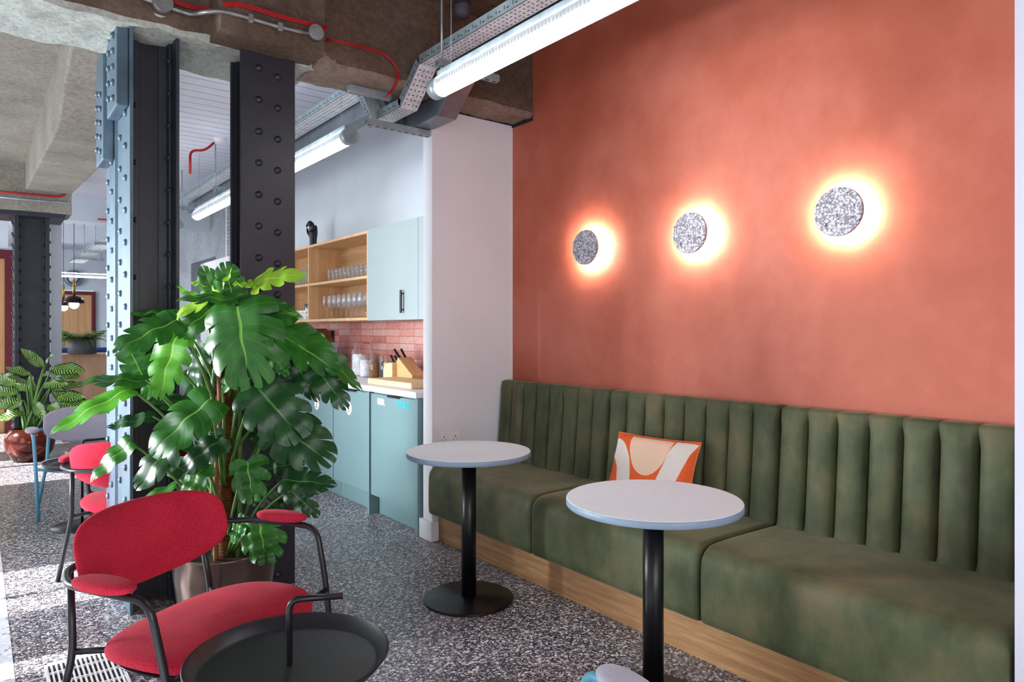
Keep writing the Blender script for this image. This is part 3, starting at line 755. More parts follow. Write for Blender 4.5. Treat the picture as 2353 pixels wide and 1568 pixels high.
# ================================================================== KITCHEN
wt = MB().box(2.245, 2.85, 3.885, 8.14, .900, .940).build('worktop', 'worktop_white', bevel=.004)
tag(wt, 'long white worktop over the sage cabinets', 'worktop')
struct('wall_tiles', MB().box(2.838, 2.852, 3.88, 8.14, .94, 1.43), 'pink_tiles')
cabs = [(3.94, 4.585, 'sage waste cabinet with white and teal lettering next to the white pillar'), (4.625, 5.25, 'sage cabinet with round badge second from the white pillar'), (5.255, 5.875, 'sage cabinet third from the white pillar, badge half behind leaves'),
        (5.88, 6.5, 'sage cabinet fourth from the white pillar behind the dark column edge'), (6.505, 7.2, 'sage cabinet fifth from the white pillar'), (7.205, 7.9, 'sage cabinet farthest from the white pillar')]
kc = []
for i, (a, b, lab) in enumerate(cabs):
    c = thing('base_cabinet', lab, 'cabinet', (2.5, (a + b) / 2, 0), 'sage base cabinets under the worktop')
    MB().box(2.30, 2.82, a, b, .15, .898).build('body', 'sage_laminate', c)
    MB().box(2.34, 2.36, a, b, 0, .15).build('kick_board', 'sage_laminate', c)
    MB().box(2.272, 2.292, a + .003, b - .003, .148, .885).build('door', 'sage_laminate', c, bevel=.0015)
    yc = (a + b) / 2 - .03
    MB().box(2.262, 2.292, yc - .085, yc + .085, .8862, .8885).box(2.262, 2.264, yc - .085, yc + .085, .874, .8885).build('handle', 'matt_black', c)
    kc.append(c)
for y0, y1, lab in ((3.895, 3.935, 'sage end panel standing against the white pillar'), (4.592, 4.618, 'sage divider panel between the waste cabinet and its neighbour')):
    tag(MB().box(2.262, 2.82, y0, y1, 0, .898).build('cabinet_panel', 'sage_laminate', bevel=.0015), lab, 'panel')
rt = (math.pi / 2, 0, -math.pi / 2)
c = kc[0]
text_mesh('lettering', 'GENERAL', 'print_white', c, (2.2715 - 2.5, 4.425 - 4.2625, .832), rt, .062, .42, .0018)['label'] = 'white lettering'
text_mesh('lettering', '#RECYCLING', 'print_teal', c, (2.2715 - 2.5, 4.105 - 4.2625, .838), rt, .066, .42, .0018)['label'] = 'teal lettering'
for k, z_, sz in ((1, .738, 1), (2, .72, 1)):
    c = kc[k]; yb_ = 4.951 if k == 1 else 5.585
    bd = MB().lathe([(.047, 2.268), (.049, 2.2695), (.049, 2.2715)], (0, yb_, z_), 40, 'x').build('badge', 'print_white', c)
    MB().lathe([(.015, 2.2672), (.015, 2.2675)], (0, yb_, z_ + .024), 6, 'x').build('emblem', 'print_red', bd)
    MB().box(2.2672, 2.2675, yb_ - .006, yb_ + .006, z_ - .012, z_ + .006).box(2.2672, 2.2675, yb_ - .02, yb_ + .02, z_ - .024, z_ - .019).box(2.2672, 2.2675, yb_ - .015, yb_ + .015, z_ - .033, z_ - .03).build('small_print', 'print_dark', bd)
text_mesh('lettering', 'GLASS', 'print_white', kc[3], (2.2715 - 2.5, 6.0 - 6.19, .80), rt, .06, .42, .0015)['label'] = 'white lettering'
# open oak shelf unit
sh = thing('wall_shelf_unit', 'open oak wall shelf unit with glasses above the pink tiles', 'shelf', (2.67, 6.2, 1.42))
Y0, Y1 = 5.10, 7.62; zb, zm, zt = 1.424, 1.775, 2.15
MB().box(2.50, 2.83, Y0, Y1, zb, zb + .022).build('bottom_board', 'oak_shelf', sh, bevel=.001)
MB().box(2.50, 2.83, Y0, Y1, zt - .022, zt).build('top_board', 'oak_shelf', sh, bevel=.001)
MB().box(2.505, 2.83, Y0 + .02, Y1, zm - .01, zm + .012).build('middle_shelf', 'oak_shelf', sh, bevel=.001)
for yy in (Y0, 6.35, Y1 - .02): MB().box(2.501, 2.83, yy, yy + .02, zb + .02, zt - .02).build('upright', 'oak_shelf', sh, bevel=.001)
MB().box(2.83, 2.848, Y0, Y1, zb, zt).build('back_panel', 'oak_shelf_back', sh)
tc2 = thing('wall_cabinet', 'pale sage wall cabinet with vertical black handle beside the oak shelf', 'cabinet', (2.67, 4.5, 1.42))
MB().box(2.515, 2.848, 4.0, 5.095, 1.42, 2.15).build('body', 'pale_sage_laminate', tc2)
MB().box(2.495, 2.513, 4.29, 5.093, 1.42, 2.152).build('door', 'pale_sage_laminate', tc2, bevel=.0015)
MB().box(2.495, 2.513, 4.0, 4.286, 1.42, 2.152).build('door', 'pale_sage_laminate', tc2, bevel=.0015)
MB().box(2.468, 2.48, 4.495, 4.515, 1.47, 1.64).box(2.48, 2.495, 4.495, 4.515, 1.49, 1.50).box(2.48, 2.495, 4.495, 4.515, 1.61, 1.62).build('handle', 'matt_black', tc2, bevel=.002)
tw = thing('tall_cupboard', 'plain white tall cupboard seen between the two steel columns', 'cupboard', (2.55, 8.7, 0))
MB().box(2.29, 2.84, 8.15, 9.19, 0, 2.19).build('body', 'white_plastic', tw); MB().box(2.27, 2.288, 8.155, 8.668, .1, 2.19).build('door', 'white_plastic', tw, bevel=.002); MB().box(2.27, 2.288, 8.672, 9.188, .1, 2.19).build('door', 'white_plastic', tw, bevel=.002)
# glassware
def glass_mesh(prof, n=18):
    m = MB().lathe(prof, n=n, cap=False); me = bpy.data.meshes.new('glass'); me.from_pydata(m.v, [], m.f)
    me.polygons.foreach_set('use_smooth', [True] * len(me.polygons)); me.materials.append(MATS['clear_glass']); return me
wine = glass_mesh([(.001, 0), (.036, .002), (.036, .004), (.006, .010), (.0042, .03), (.0042, .088), (.010, .097), (.032, .118), (.040, .145), (.037, .185), (.032, .214), (.0305, .214), (.0355, .185), (.0385, .145), (.030, .12), (.001, .101)])
tumb = glass_mesh([(.001, .0), (.027, .0), (.034, .105), (.0325, .105), (.026, .012), (.001, .012)])
tall = glass_mesh([(.001, .0), (.027, .0), (.033, .155), (.0315, .155), (.026, .012), (.001, .012)])
def put(me, name, loc, label, cat, group):
    o = bpy.data.objects.new(name, me); COL.objects.link(o); o.location = loc; return tag(o, label, cat, group)
for r_, (xx, n_) in enumerate(((2.56, 8), (2.66, 7), (2.76, 6))):
    for i in range(n_): put(wine, 'wine_glass', (xx, 5.32 + i * .105 + .03 * r_, zb + .023), 'stemmed wine glass in the lower right shelf compartment', 'wine glass', 'wine glasses on the lower right shelf')
for r_, (xx, n_) in enumerate(((2.55, 10), (2.66, 9))):
    for i in range(n_): put(tumb, 'tumbler', (xx, 5.19 + i * .083 + .02 * r_, zm + .013), 'short clear tumbler in the upper right shelf compartment', 'glass', 'tumblers on the upper right shelf')
for xx in (2.56, 2.66):
    for i in range(9): put(tall, 'highball_glass', (xx, 6.43 + i * .085, zm + .013), 'tall clear glass in the upper left shelf compartment', 'glass', 'tall glasses on the upper left shelf')
mug0 = None
for i in range(8):
    y = 6.43 + i * .10
    if mug0 is None:
        mug0 = thing('mug', 'white mug in the front row of the lower left shelf compartment', 'mug', (2.56, y, zb + .023), 'white mugs on the lower left shelf')
        MB().lathe([(.001, 0), (.036, 0), (.04, .01), (.04, .09), (.037, .09), (.037, .012), (.001, .012)], n=24, cap=False).build('cup', 'white_plastic', mug0, world=False)
        MB().tube([(-.038, 0, .07), (-.058, -.004, .068), (-.066, -.006, .045), (-.056, -.004, .022), (-.038, 0, .02)], .005, 8).build('handle', 'white_plastic', mug0, world=False)
    else:
        c = copy_tree(mug0); c.location = (2.56, y, zb + .023)
for i in range(4):
    put(bpy.data.meshes.get('canister') or MB().lathe([(.001, 0), (.055, 0), (.055, .16), (.05, .165), (.001, .165)], n=28, cap=False).build('canister', 'steel_can').data, 'canister', (2.72, 6.46 + i * .14, zb + .023), 'steel canister behind the mugs in the lower left compartment', 'canister', 'steel canisters behind the mugs')
for o in [o for o in bpy.data.objects if o.name.startswith('canister') and 'label' not in o.keys()]: bpy.data.objects.remove(o)
# hand sculpture on the shelf unit
hs_ = thing('hand_sculpture', 'black sculpture of clasped hands on top of the oak shelf unit', 'sculpture', (2.66, 6.66, zt))
def skin(name, nodes, edges, mat, parent, sub=2):
    me = bpy.data.meshes.new(name); me.from_pydata([n[:3] for n in nodes], edges, []); o = bpy.data.objects.new(name, me); COL.objects.link(o); o.parent = parent
    sk = o.modifiers.new('skin', 'SKIN'); sk.use_smooth_shade = True
    for i, n in enumerate(nodes): me.skin_vertices[0].data[i].radius = (n[3], n[3] if len(n) < 5 else n[4])
    me.skin_vertices[0].data[0].use_root = True
    o.modifiers.new('sub', 'SUBSURF').levels = sub; o.modifiers['sub'].render_levels = sub
    me.materials.append(MATS[mat]); return o
nodes = [(0, 0, .0, .030, .045), (0, 0, .10, .026, .032), (0, .0, .17, .030, .040), (0, 0, .22, .028, .045)]; ed = [(0, 1), (1, 2), (2, 3)]
for k, yy in enumerate((-.042, -.015, .012, .038)):
    i = len(nodes); hgt = (.02, .035, .03, .015)[k]
    nodes += [(-.01, yy, .235 + hgt, .0125), (-.035, yy, .245 + hgt, .0115), (-.045, yy, .215 + hgt * .6, .0105)]; ed += [(3, i), (i, i + 1), (i + 1, i + 2)]
i = len(nodes); nodes += [(-.03, .045, .18, .013), (-.045, .02, .215, .011)]; ed += [(2, i), (i, i + 1)]
skin('hand', nodes, ed, 'hand_black', hs_)
skin('hand', [(.04, .03, 0, .028, .04), (.03, .025, .09, .024), (.03, .01, .17, .026, .036), (.03, -.01, .21, .02), (.02, -.045, .235, .012), (-.01, -.062, .225, .011)], [(0, 1), (1, 2), (2, 3), (3, 4), (4, 5)], 'hand_black', hs_)
MB().box(2.60, 2.73, 6.59, 6.73, zt, zt + .006).build('base', 'hand_black', hs_)
# jars on the worktop
def jar(x, y, r, h, fill, fh, label):
    j = thing('storage_jar', label, 'jar', (x, y, .94), 'clip-top jars on the worktop'); z = .94
    MB().lathe([(.001, z + .001), (r * .9, z + .001), (r, z + .012), (r, z + h * .68), (r * .72, z + h * .84), (r * .72, z + h * .93), (r * .70, z + h * .93)], (x, y, 0), 32, cap=False).build('jar_body', 'clear_glass', j)
    MB().lathe([(.001, z + .006), (r * .86, z + .006), (r * .94, z + .016), (r * .94, z + h * fh), (.001, z + h * fh + .006)], (x, y, 0), 24, cap=False).build('contents', fill, j)
    MB().lathe([(r * .76, z + h * .93), (r * .76, z + h * .955)], (x, y, 0), 32).build('rubber_seal', 'cork_seal', j)
    MB().lathe([(r * .75, z + h * .956), (r * .74, z + h * .985), (r * .3, z + h), (.001, z + h)], (x, y, 0), 32, cap=False).build('lid', 'clear_glass', j)
    MB().tube([(x - r * .78, y, z + h * .8), (x - r * .95, y, z + h * .9), (x - r * .7, y, z + h * 1.0)], .0018, 6).build('wire_clip', 'zinc', j)
jar(2.70, 5.62, .088, .305, 'white_content', .62, 'largest glass jar with white contents, leftmost of the jar row')
jar(2.66, 5.44, .062, .20, 'white_content', .72, 'smaller glass jar with white contents beside the largest jar')
jar(2.66, 5.28, .058, .20, 'brown_content', .66, 'glass jar with brown contents in the middle of the row')
jar(2.68, 5.14, .050, .20, 'dark_content', .7, 'glass jar with dark contents between the brown and tan ones')
jar(2.66, 5.03, .050, .20, 'tan_content', .7, 'glass jar with tan contents nearest the knife block')
kb = thing('knife_block', 'light wooden knife block with black-handled knives near the white pillar', 'knife block', (2.6, 4.74, .94))
zz = .9405
MB().prism([(4.56, zz), (4.82, zz), (4.86, zz + .085), (4.78, zz + .19), (4.56, zz + .06)], 'x', 2.60, 2.72).build('block', 'beech_block', kb, bevel=.003)
MB().box(2.56, 2.599, 4.80, 4.95, zz, zz + .10).prism([(4.80, zz + .10), (4.95, zz + .10), (4.90, zz + .14), (4.80, zz + .15)], 'x', 2.56, 2.60).build('sharpener_block', 'beech_board', kb, bevel=.003)
for k, (y, z, x) in enumerate(((4.80, .165, 2.63), (4.80, .165, 2.69), (4.845, .115, 2.62), (4.85, .11, 2.66), (4.85, .11, 2.70), (4.82, .14, 2.66))):
    MB().tube([(x, y, zz + z), (x, y + .09, zz + z + .085)], .0095, 8).build('knife_handle', 'matt_black', kb)
cb_ = thing('chopping_board', 'thick beech chopping board with hand grip at the worktop end', 'board', (2.45, 4.45, .94))
MB().box(2.33, 2.59, 4.10, 4.76, .9405, .982).build('board', 'beech_board', cb_, bevel=.008)
MB().box(2.328, 2.331, 4.60, 4.70, .958, .966).build('hand_grip', 'beech_block', cb_)
# coffee grinder box / tablet
cm = thing('countertop_dispenser', 'white appliance with dark base tray on the worktop behind the leaves', 'appliance', (2.55, 6.35, .94))
MB().box(2.42, 2.72, 6.22, 6.52, .962, 1.20).build('body', 'white_plastic', cm, bevel=.02); MB().box(2.36, 2.74, 6.12, 6.55, .9405, .956).build('base_tray', 'matt_black', cm, bevel=.003)
MB().box(2.44, 2.70, 6.14, 6.20, .956, 1.24).build('front_panel', 'zinc', cm, bevel=.006); MB().prism([(6.10, 1.23), (6.22, 1.23), (6.36, 1.34), (6.30, 1.36)], 'x', 2.46, 2.66).build('hood', 'stem_brown', cm, bevel=.004)
MB().tube([(2.42, 6.4, 1.16), (2.40, 6.3, 1.13), (2.40, 6.27, 1.0), (2.41, 6.26, .96)], .004, 8).build('hose', 'matt_black', cm)
tb = thing('tablet_screen', 'small pink screen in a black frame against the pink tiles', 'screen', (2.80, 6.66, 1.2))
MB().box(2.80, 2.83, 6.53, 6.80, 1.18, 1.34).build('frame', 'matt_black', tb, bevel=.002); MB().box(2.797, 2.80, 6.555, 6.775, 1.20, 1.32).build('display', 'screen_pink', tb)
MB().box(2.79, 2.835, 6.60, 6.72, .9405, 1.18).build('stand', 'matt_black', tb)

# ================================================================== CEILING SERVICES
def tray(name, path, w_, hgt, label, mat='zinc', slot_step=.045):
    """perforated tray: path = [(y,z)], constant x; real slots as dark recess plates"""
    x0 = path[0][0]; T = thing(name, label, 'cable tray', (x0, path[0][1], path[0][2]))
    m = MB(); sl = MB(); m2 = MB()
    for (xa, ya, za), (xb, yb, zb_) in zip(path[:-1], path[1:]):
        v = Vector((xb - xa, yb - ya, zb_ - za)); L = v.length; v.normalize(); nrm = Vector((1, 0, 0)).cross(v).normalized()
        if nrm.z < 0: nrm = -nrm
        A = Vector((xa, ya, za)); B_ = Vector((xb, yb, zb_)); wx = Vector((w_, 0, 0)); up = nrm * hgt; th = nrm * .002; tx = Vector((.002, 0, 0))
        def slab(o, a, b, c):
            vs = [o, o + a, o + a + b, o + b]; vs += [p + c for p in vs]
            return vs, [(0, 3, 2, 1), (4, 5, 6, 7), (0, 1, 5, 4), (1, 2, 6, 5), (2, 3, 7, 6), (3, 0, 4, 7)]
        m.add(*slab(A, wx, v * L, th)); m2.add(*slab(A, tx, v * L, up)); m2.add(*slab(A + wx - tx, tx, v * L, up))
        k = 0; s0 = .02
        while s0 < L - .03:
            for q in range(4):
                fx = (.15 + .23 * q) * w_; o = A + v * s0 + Vector((fx, 0, 0)) - nrm * .0008
                if (q + k) % 2: sl.add(*slab(o, Vector((.004, 0, 0)), v * .018, nrm * .0006))
                else: sl.add(*slab(o - Vector((.006, 0, 0)) + v * .006, Vector((.014, 0, 0)), v * .005, nrm * .0006))
            o = A + v * s0 + up * (.35 if k % 2 else .5) - tx * .4
            if k % 2: sl.add(*slab(o, Vector((.0006, 0, 0)), v * .018, nrm * .005))
            else: sl.add(*slab(o - nrm * .008, Vector((.0006, 0, 0)), v * .005, nrm * .018))
            s0 += .033; k += 1
    m2.build('side_rails', mat, T); nb = len(m.f); m.add(sl.v, sl.f)
    o = m.build('tray_bed', 'zinc_bright', T); o.data.materials.append(MATS['slot_dark'])
    for p in o.data.polygons[nb:]: p.material_index = 1
    return T
tray('cable_tray', [(1.985, 0.6, 2.85), (1.985, 3.40, 2.85), (1.985, 3.62, 2.665), (1.985, 3.92, 2.665)], .115, .055, 'perforated zinc cable tray above the near tube light dipping under the concrete beam')
tray('cable_tray', [(1.92, 3.93, 2.665), (1.92, 4.12, 2.90), (1.92, 9.0, 2.90)], .14, .055, 'perforated zinc cable tray rising from the beam over the kitchen')
tray('cable_tray', [(1.50, 10.5, 2.72), (1.50, 16.5, 2.72)], .25, .055, 'distant cable tray under the white ceiling at far left')
def trunk(path, w_, h_, label):
    T = MB()
    for (xa, ya, za), (xb, yb, zb_) in zip(path[:-1], path[1:]):
        T.add([(xa, ya, za), (xa + w_, ya, za), (xa + w_, ya, za + h_), (xa, ya, za + h_), (xb, yb, zb_), (xb + w_, yb, zb_), (xb + w_, yb, zb_ + h_), (xb, yb, zb_ + h_)],
              [(0, 1, 2, 3), (7, 6, 5, 4), (0, 4, 5, 1), (1, 5, 6, 2), (2, 6, 7, 3), (3, 7, 4, 0)])
    return tag(T.build('cable_trunking', 'trunk_steel', bevel=.002), label, 'trunking')
trunk([(2.17, .6, 2.79), (2.17, 3.30, 2.79), (2.17, 3.50, 2.62), (2.17, 3.90, 2.62)], .13, .12, 'galvanised trunking running above the near tube light')
trunk([(2.08, 3.92, 2.66), (2.08, 4.08, 2.80), (2.08, 9.2, 2.80)], .11, .12, 'galvanised trunking over the kitchen below the cable tray')
def strut(x0, x1, y, z, rods, label, top):
    S = thing('strut_bracket', label, 'bracket', (x0, y, z), 'zinc strut brackets under the cable trays')
    MB().box(x0, x1, y - .02, y + .02, z, z + .004).box(x0, x1, y - .021, y - .017, z, z + .036).box(x0, x1, y + .017, y + .021, z, z + .036).build('channel', 'zinc', S)
    sl = MB()
    for i in range(int((x1 - x0) / .05)): sl.box(x0 + .015 + i * .05, x0 + .04 + i * .05, y - .006, y + .006, z - .0008, z)
    sl.build('slots', 'slot_dark', S)
    for rx_ in rods:
        MB().tube([(rx_, y, z - .02), (rx_, y, top)], .006, 8).build('threaded_rod', 'zinc', S)
        MB().lathe([(.011, z - .014), (.011, z - .002)], (rx_, y, 0), 6, smooth=False).build('nut', 'zinc', S)
strut(1.93, 2.33, 3.12, 2.805 - .06, (1.96,), 'zinc strut bracket in front of the concrete beam with a threaded rod', 3.31)
strut(1.85, 2.32, 3.80, 2.625 - .045, (1.88,), 'zinc strut bracket crossing below the concrete beam', 2.77)
strut(1.86, 2.24, 5.35, 2.74, (1.88, 2.22), 'zinc strut bracket over the kitchen beside the first tube light', 3.19)
strut(1.86, 2.24, 7.2, 2.74, (1.88, 2.22), 'zinc strut bracket over the kitchen seen between the columns', 3.19)
strut(1.86, 2.24, 8.6, 2.74, (1.88, 2.22), 'zinc strut bracket farther along, between the columns', 3.19)
for i, yy in enumerate((11.0, 12.4, 13.8, 15.2)):
    strut(1.45, 1.95, yy, 2.68, (1.47, 1.9), ('nearest', 'second', 'third', 'last')[i] + ' of four distant strut brackets under the far cable tray', 3.19)
# big strut head piece beside the beam
tag(MB().box(1.70, 1.97, 3.70, 3.74, 2.725, 2.765).build('strut_offcut', 'zinc', bevel=.003), 'short zinc strut fixed under the concrete beam beside the tray', 'bracket')
def tube_light(x, y0, y1, z, label, cap='zinc', axis='y', r=.05):
    T = thing('tube_light', label, 'light', (x, y0, z), 'suspended tubular lights')
    def pts(a, b): return [(x, a, z), (x, b, z)] if axis == 'y' else [(a, x, z), (b, x, z)]
    n = 32
    def arc(a0, a1, rr, ya, yb):
        vs = []; k = 20
        for yy in (ya, yb):
            for i in range(k + 1):
                t = math.radians(a0 + (a1 - a0) * i / k); vs.append((x + rr * math.cos(t), yy, z + rr * math.sin(t)) if axis == 'y' else (yy, x + rr * math.cos(t), z + rr * math.sin(t)))
        return vs, [(i, i + 1, k + 2 + i, k + 1 + i) for i in range(k)]
    m = MB(); m.add(*arc(-158, -48, r, y0 + .06, y1 - .06), smooth=True); m.build('diffuser', 'tube_glow', T)
    m = MB(); m.add(*arc(-48, 202, r, y0 + .06, y1 - .06), smooth=True); m.build('reflector', 'zinc_bright', T)
    m = MB(); m.add(*arc(118, 146, r * 1.01, y0 + .07, y1 - .07), smooth=True); m.build('uplight_strip', 'tube_glow', T)
    m = MB(); nb = int((y1 - y0 - .14) / .022)
    for i in range(nb):
        m.add(*arc(166, 186, r * 1.004, y0 + .07 + i * .022, y0 + .081 + i * .022), smooth=True)
    if axis == 'y' and y0 < 5: m.build('ribbed_strip', 'ribbed_clear', T)
    MB().tube(pts(y0, y0 + .062), r * 1.04, n).build('end_cap', cap, T); MB().tube(pts(y1 - .062, y1), r * 1.04, n).build('end_cap', cap, T)
    if axis == 'y':
        MB().box(x - .022, x + .022, y0 + .05, y1 - .05, z + r * .92, z + r * .92 + .03).build('housing', 'zinc', T, bevel=.003)
        for yy in (y0 + .15, y1 - .15): MB().tube([(x, yy, z + r), (x, yy, 3.31 if y0 < 3 else 3.19)], .0012, 6).build('suspension_wire', 'zinc', T)
    else:
        for xx in (y0 + .3, y1 - .3): MB().tube([(xx, x, z + r * .9), (xx, x, 3.19)], .003, 6).build('suspension_wire', 'zinc', T)
    return T
tube_light(1.835, 1.40, 2.985, 2.56, 'nearest tube light, bright across the top beside the cable tray')
tube_light(1.85, 4.0, 5.55, 2.56, 'tube light over the kitchen just right of the broad column')
tube_light(1.85, 6.3, 7.85, 2.56, 'tube light over the kitchen seen between the two columns')
tube_light(1.85, 8.6, 10.15, 2.56, 'small tube light below the others, between the two columns')
tube_light(1.95, 12.2, 13.6, 2.40, 'distant tube light at far left above the door')
tube_light(17.2, .7, 2.7, 2.52, 'long horizontal tube light across the far wall', axis='x')
# small conduits, cables, detectors
def pipe(name, pts, r, mat, label, cat, fr=.05, boxes=(), clips=()):
    T = thing(name, label, cat, tuple(pts[0]))
    MB().tube(fillet(pts, fr), r, 10).build('run', mat, T)
    for (c, rr, ax) in boxes:
        if ax == 'y': MB().lathe([(rr * .96, -.035), (rr, -.03), (rr, 0)], c, 32, 'y').build('junction_box', mat, T)
    for c in clips: MB().box(c[0] - .012, c[0] + .012, c[1] - r - .004, c[1] + r, c[2] - r - .01, c[2] + r + .01).build('clip', mat, T, bevel=.003)
    return T
Yb = 3.405
def P_(x, y, Y=None): return Vector(onY(x, y, Y or Yb))
pipe('conduit', [P_(310, -12, 3.57), P_(372, 12, 3.57), P_(440, 34, 3.57), P_(478, 26, 3.42), P_(512, 26), P_(560, 38), P_(640, 62), P_(722, 80)], .0105, 'conduit_grey', 'grey metal conduit with two round boxes along the top concrete beam', 'conduit', .04,
     ((P_(372, 10, 3.575), .045, 'y'), (P_(722, 78, 3.418), .040, 'y')), (P_(643, 63), P_(575, 43)))
for k in range(3):
    dz = k * 3.6
    tag(MB().tube(fillet([P_(370, -14 + dz, 3.585), P_(420, 8 + dz, 3.585), P_(495, 22 + dz, 3.585), P_(505, 12 + dz, 3.45), P_(520, 5 + dz, 3.405), P_(560, 8 + dz), P_(650, 36 + dz), P_(700, 48 + dz), P_(752, 62 + dz)], .04), .0034, 8).build('red_cable', 'red_cable'),
        ('uppermost', 'middle', 'lowest')[k] + ' of three red fire cables along the padstone at the top', 'cable', 'red cables on the padstone')
for k in range(2):
    dz = k * 4.2
    tag(MB().tube(fillet([P_(750, 88 + dz, 3.525), P_(830, 105 + dz, 3.525), P_(885, 122 + dz, 3.525), P_(912, 150 - k * 1, 3.52) - Vector((.012 * k, 0, 0)), P_(917, 180, 3.52) - Vector((.012 * k, 0, 0)), P_(905, 208, 3.52) - Vector((.012 * k, 0, 0)), P_(882, 226, 3.52)], .05), .0036, 8).build('red_cable', 'red_cable'),
        ('upper', 'lower')[k] + ' of two red fire cables curving down the dark beam face', 'cable', 'red cables on the beam face')
pipe('red_cable', [P_(-10, 440, 9.185), P_(60, 446, 9.185), P_(135, 453, 9.185), P_(152, 446, 9.185), P_(155, 415, 9.185)], .012, 'red_cable', 'red fire cable on the distant beam above the far column', 'cable')
pipe('conduit', [P_(-10, 452, 9.18), P_(60, 459, 9.18), P_(160, 467, 9.18)], .012, 'zinc', 'thin zinc conduit below the red cable on the distant beam', 'conduit')
pipe('red_cable', [(1.35, 11.15, 2.9), (1.9, 11.15, 2.9), (2.3, 11.15, 2.9)], .012, 'red_cable', 'red cable across the far white beam', 'cable')
pipe('red_cable', [onY(437, 400, 7.0), onY(437, 345, 7.0), onY(470, 347, 7.0), onY(492, 328, 7.0)], .012, 'red_cable', 'red cable feeding the white detector seen between the columns', 'cable', .08)
sd = thing('smoke_detector', 'white smoke detector under the deck ceiling between the columns', 'detector', (1.83, 6.9, 3.1))
q = Vector(onY(505, 320, 6.95))
MB().lathe([(.035, 3.19), (.05, q.z + .05), (.07, q.z + .045), (.07, q.z + .02), (.05, q.z - .02), (.001, q.z - .03)], (q.x, q.y, 0), 28, cap=False).build('body', 'white_plastic', sd)
sd = thing('smoke_detector', 'grey smoke detector hanging from the brown ceiling above the tray', 'detector', (2.2, 3.3, 3.25))
q = Vector(onY(1063, 26, 3.30))
MB().lathe([(.045, 3.31), (.045, q.z + .03)], (q.x, q.y, 0), 28).build('mount', 'slot_dark', sd)
MB().lathe([(.048, q.z + .03), (.05, q.z + .01), (.046, q.z - .015), (.03, q.z - .035), (.001, q.z - .037)], (q.x, q.y, 0), 28, cap=False).build('body', 'planter_grey', sd)
dv = thing('round_duct_vent', 'round silver duct vent high on the far wall', 'vent', (1.95, 18.5, 2.45))
q = Vector(onY(168, 640, 18.5))
MB().lathe([(.17, 18.598), (.19, 18.45), (.13, 18.42)], (q.x, 0, q.z), 40, 'y', cap=False).build('collar', 'zinc', dv)
MB().lathe([(.11, 18.5), (.09, 18.46), (.02, 18.44)], (q.x, 0, q.z), 40, 'y').build('centre', 'zinc_bright', dv)

# ================================================================== RECEPTION SIDE
ds = thing('reception_desk', 'oak-fronted desk beyond the riveted column with a fern planter on it', 'desk', (1.3, 12.2, 0))
MB().box(.83, 2.3, 11.92, 12.6, 0, .96).build('front_panel', 'oak_desk', ds, bevel=.004); MB().box(.82, 2.31, 11.9, 12.62, .96, .992).build('top_board', 'oak_desk', ds, bevel=.003)
sf = thing('sofa', 'navy blue sofa behind the oak desk', 'sofa', (1.5, 13.4, 0))
MB().box(.6, 2.4, 13.5, 13.75, 0, 1.05).build('backrest', 'navy_fabric', sf, bevel=.06, seg=4); MB().box(.6, 2.4, 12.9, 13.5, .1, .45).build('seat', 'navy_fabric', sf, bevel=.05, seg=4)
pf = thing('fern_planter', 'bushy green fern in a dark grey rounded planter on the desk', 'potted plant', (1.22, 12.1, .992))
c = at(189, 800, 10.15); cx_, cy_ = c.x, c.y
MB().lathe([(.16, .993), (.185, 1.0), (.175, 1.24), (.165, 1.24), (.16, 1.2)], (cx_, cy_, 0), 40, cap=False).build('pot', 'planter_grey', pf)
MB().lathe([(.001, 1.2), (.165, 1.2)], (cx_, cy_, 0), 30, cap=False).build('soil', 'soil', pf)
for i in range(70):
    a = random.uniform(0, 2 * math.pi); ln = random.uniform(.22, .40); el = random.uniform(.25, 1.1)
    m = MB(); pts = []
    for k in range(12):
        t = k / 11; r = ln * t * math.cos(el * .6); z = 1.2 + ln * (math.sin(el) * t * 1.1 - .55 * t * t)
        pts.append(Vector((cx_ + .05 * math.cos(a) + r * math.cos(a), cy_ + .05 * math.sin(a) + r * math.sin(a), z)))
    m.tube(pts, .002, 5); sd_ = Vector((-math.sin(a), math.cos(a), 0)); dr = Vector((math.cos(a), math.sin(a), 0))
    for k in range(2, 12):
        for s in (-1, 1):
            L = .075 * (1 - abs(k / 11 - .4)); p = pts[k]; tip = p + sd_ * s * L + dr * L * .5 - Vector((0, 0, L * random.uniform(0, .5)))
            m.add([p - dr * .011, p + dr * .013, tip + dr * .002, tip - dr * .004], [(0, 1, 2, 3)])
    m.build('frond', 'fern_green', pf)
for px_p, py, dp, lab in ((170, 700, 10.1, 'nearer dome pendant lamp with glowing globe hanging above the far desk'), (146, 706, 11.3, 'farther dome pendant lamp partly hidden by the pale wall')):
    q = at(px_p, py, dp); P = thing('pendant_lamp', lab, 'lamp', (q.x, q.y, q.z), 'dome pendant lamps')
    MB().lathe([(.001, q.z - .06)] + [(.066 * math.sin(math.pi * k / 12), q.z - .066 * math.cos(math.pi * k / 12)) for k in range(1, 13)], (q.x, q.y, 0), 24, cap=False).build('globe', 'bulb_glow', P)
    MB().lathe([(.135 * math.cos(math.pi / 2 * k / 10) + .001, q.z + .02 + .115 * math.sin(math.pi / 2 * k / 10)) for k in range(11)], (q.x, q.y, 0), 36, cap=False).build('dome_shade', 'dark_chrome', P, solid=.003)
    MB().tube([(q.x, q.y, q.z + .13), (q.x, q.y, q.z + .36)], .018, 14).build('stem', 'brass', P)
    MB().tube([(q.x, q.y, q.z + .36), (q.x, q.y, 3.16)], .004, 8).build('cable', 'matt_black', P)
    MB().lathe([(.05, 3.16), (.05, 3.19)], (q.x, q.y, 0), 24).build('ceiling_rose', 'brass', P)

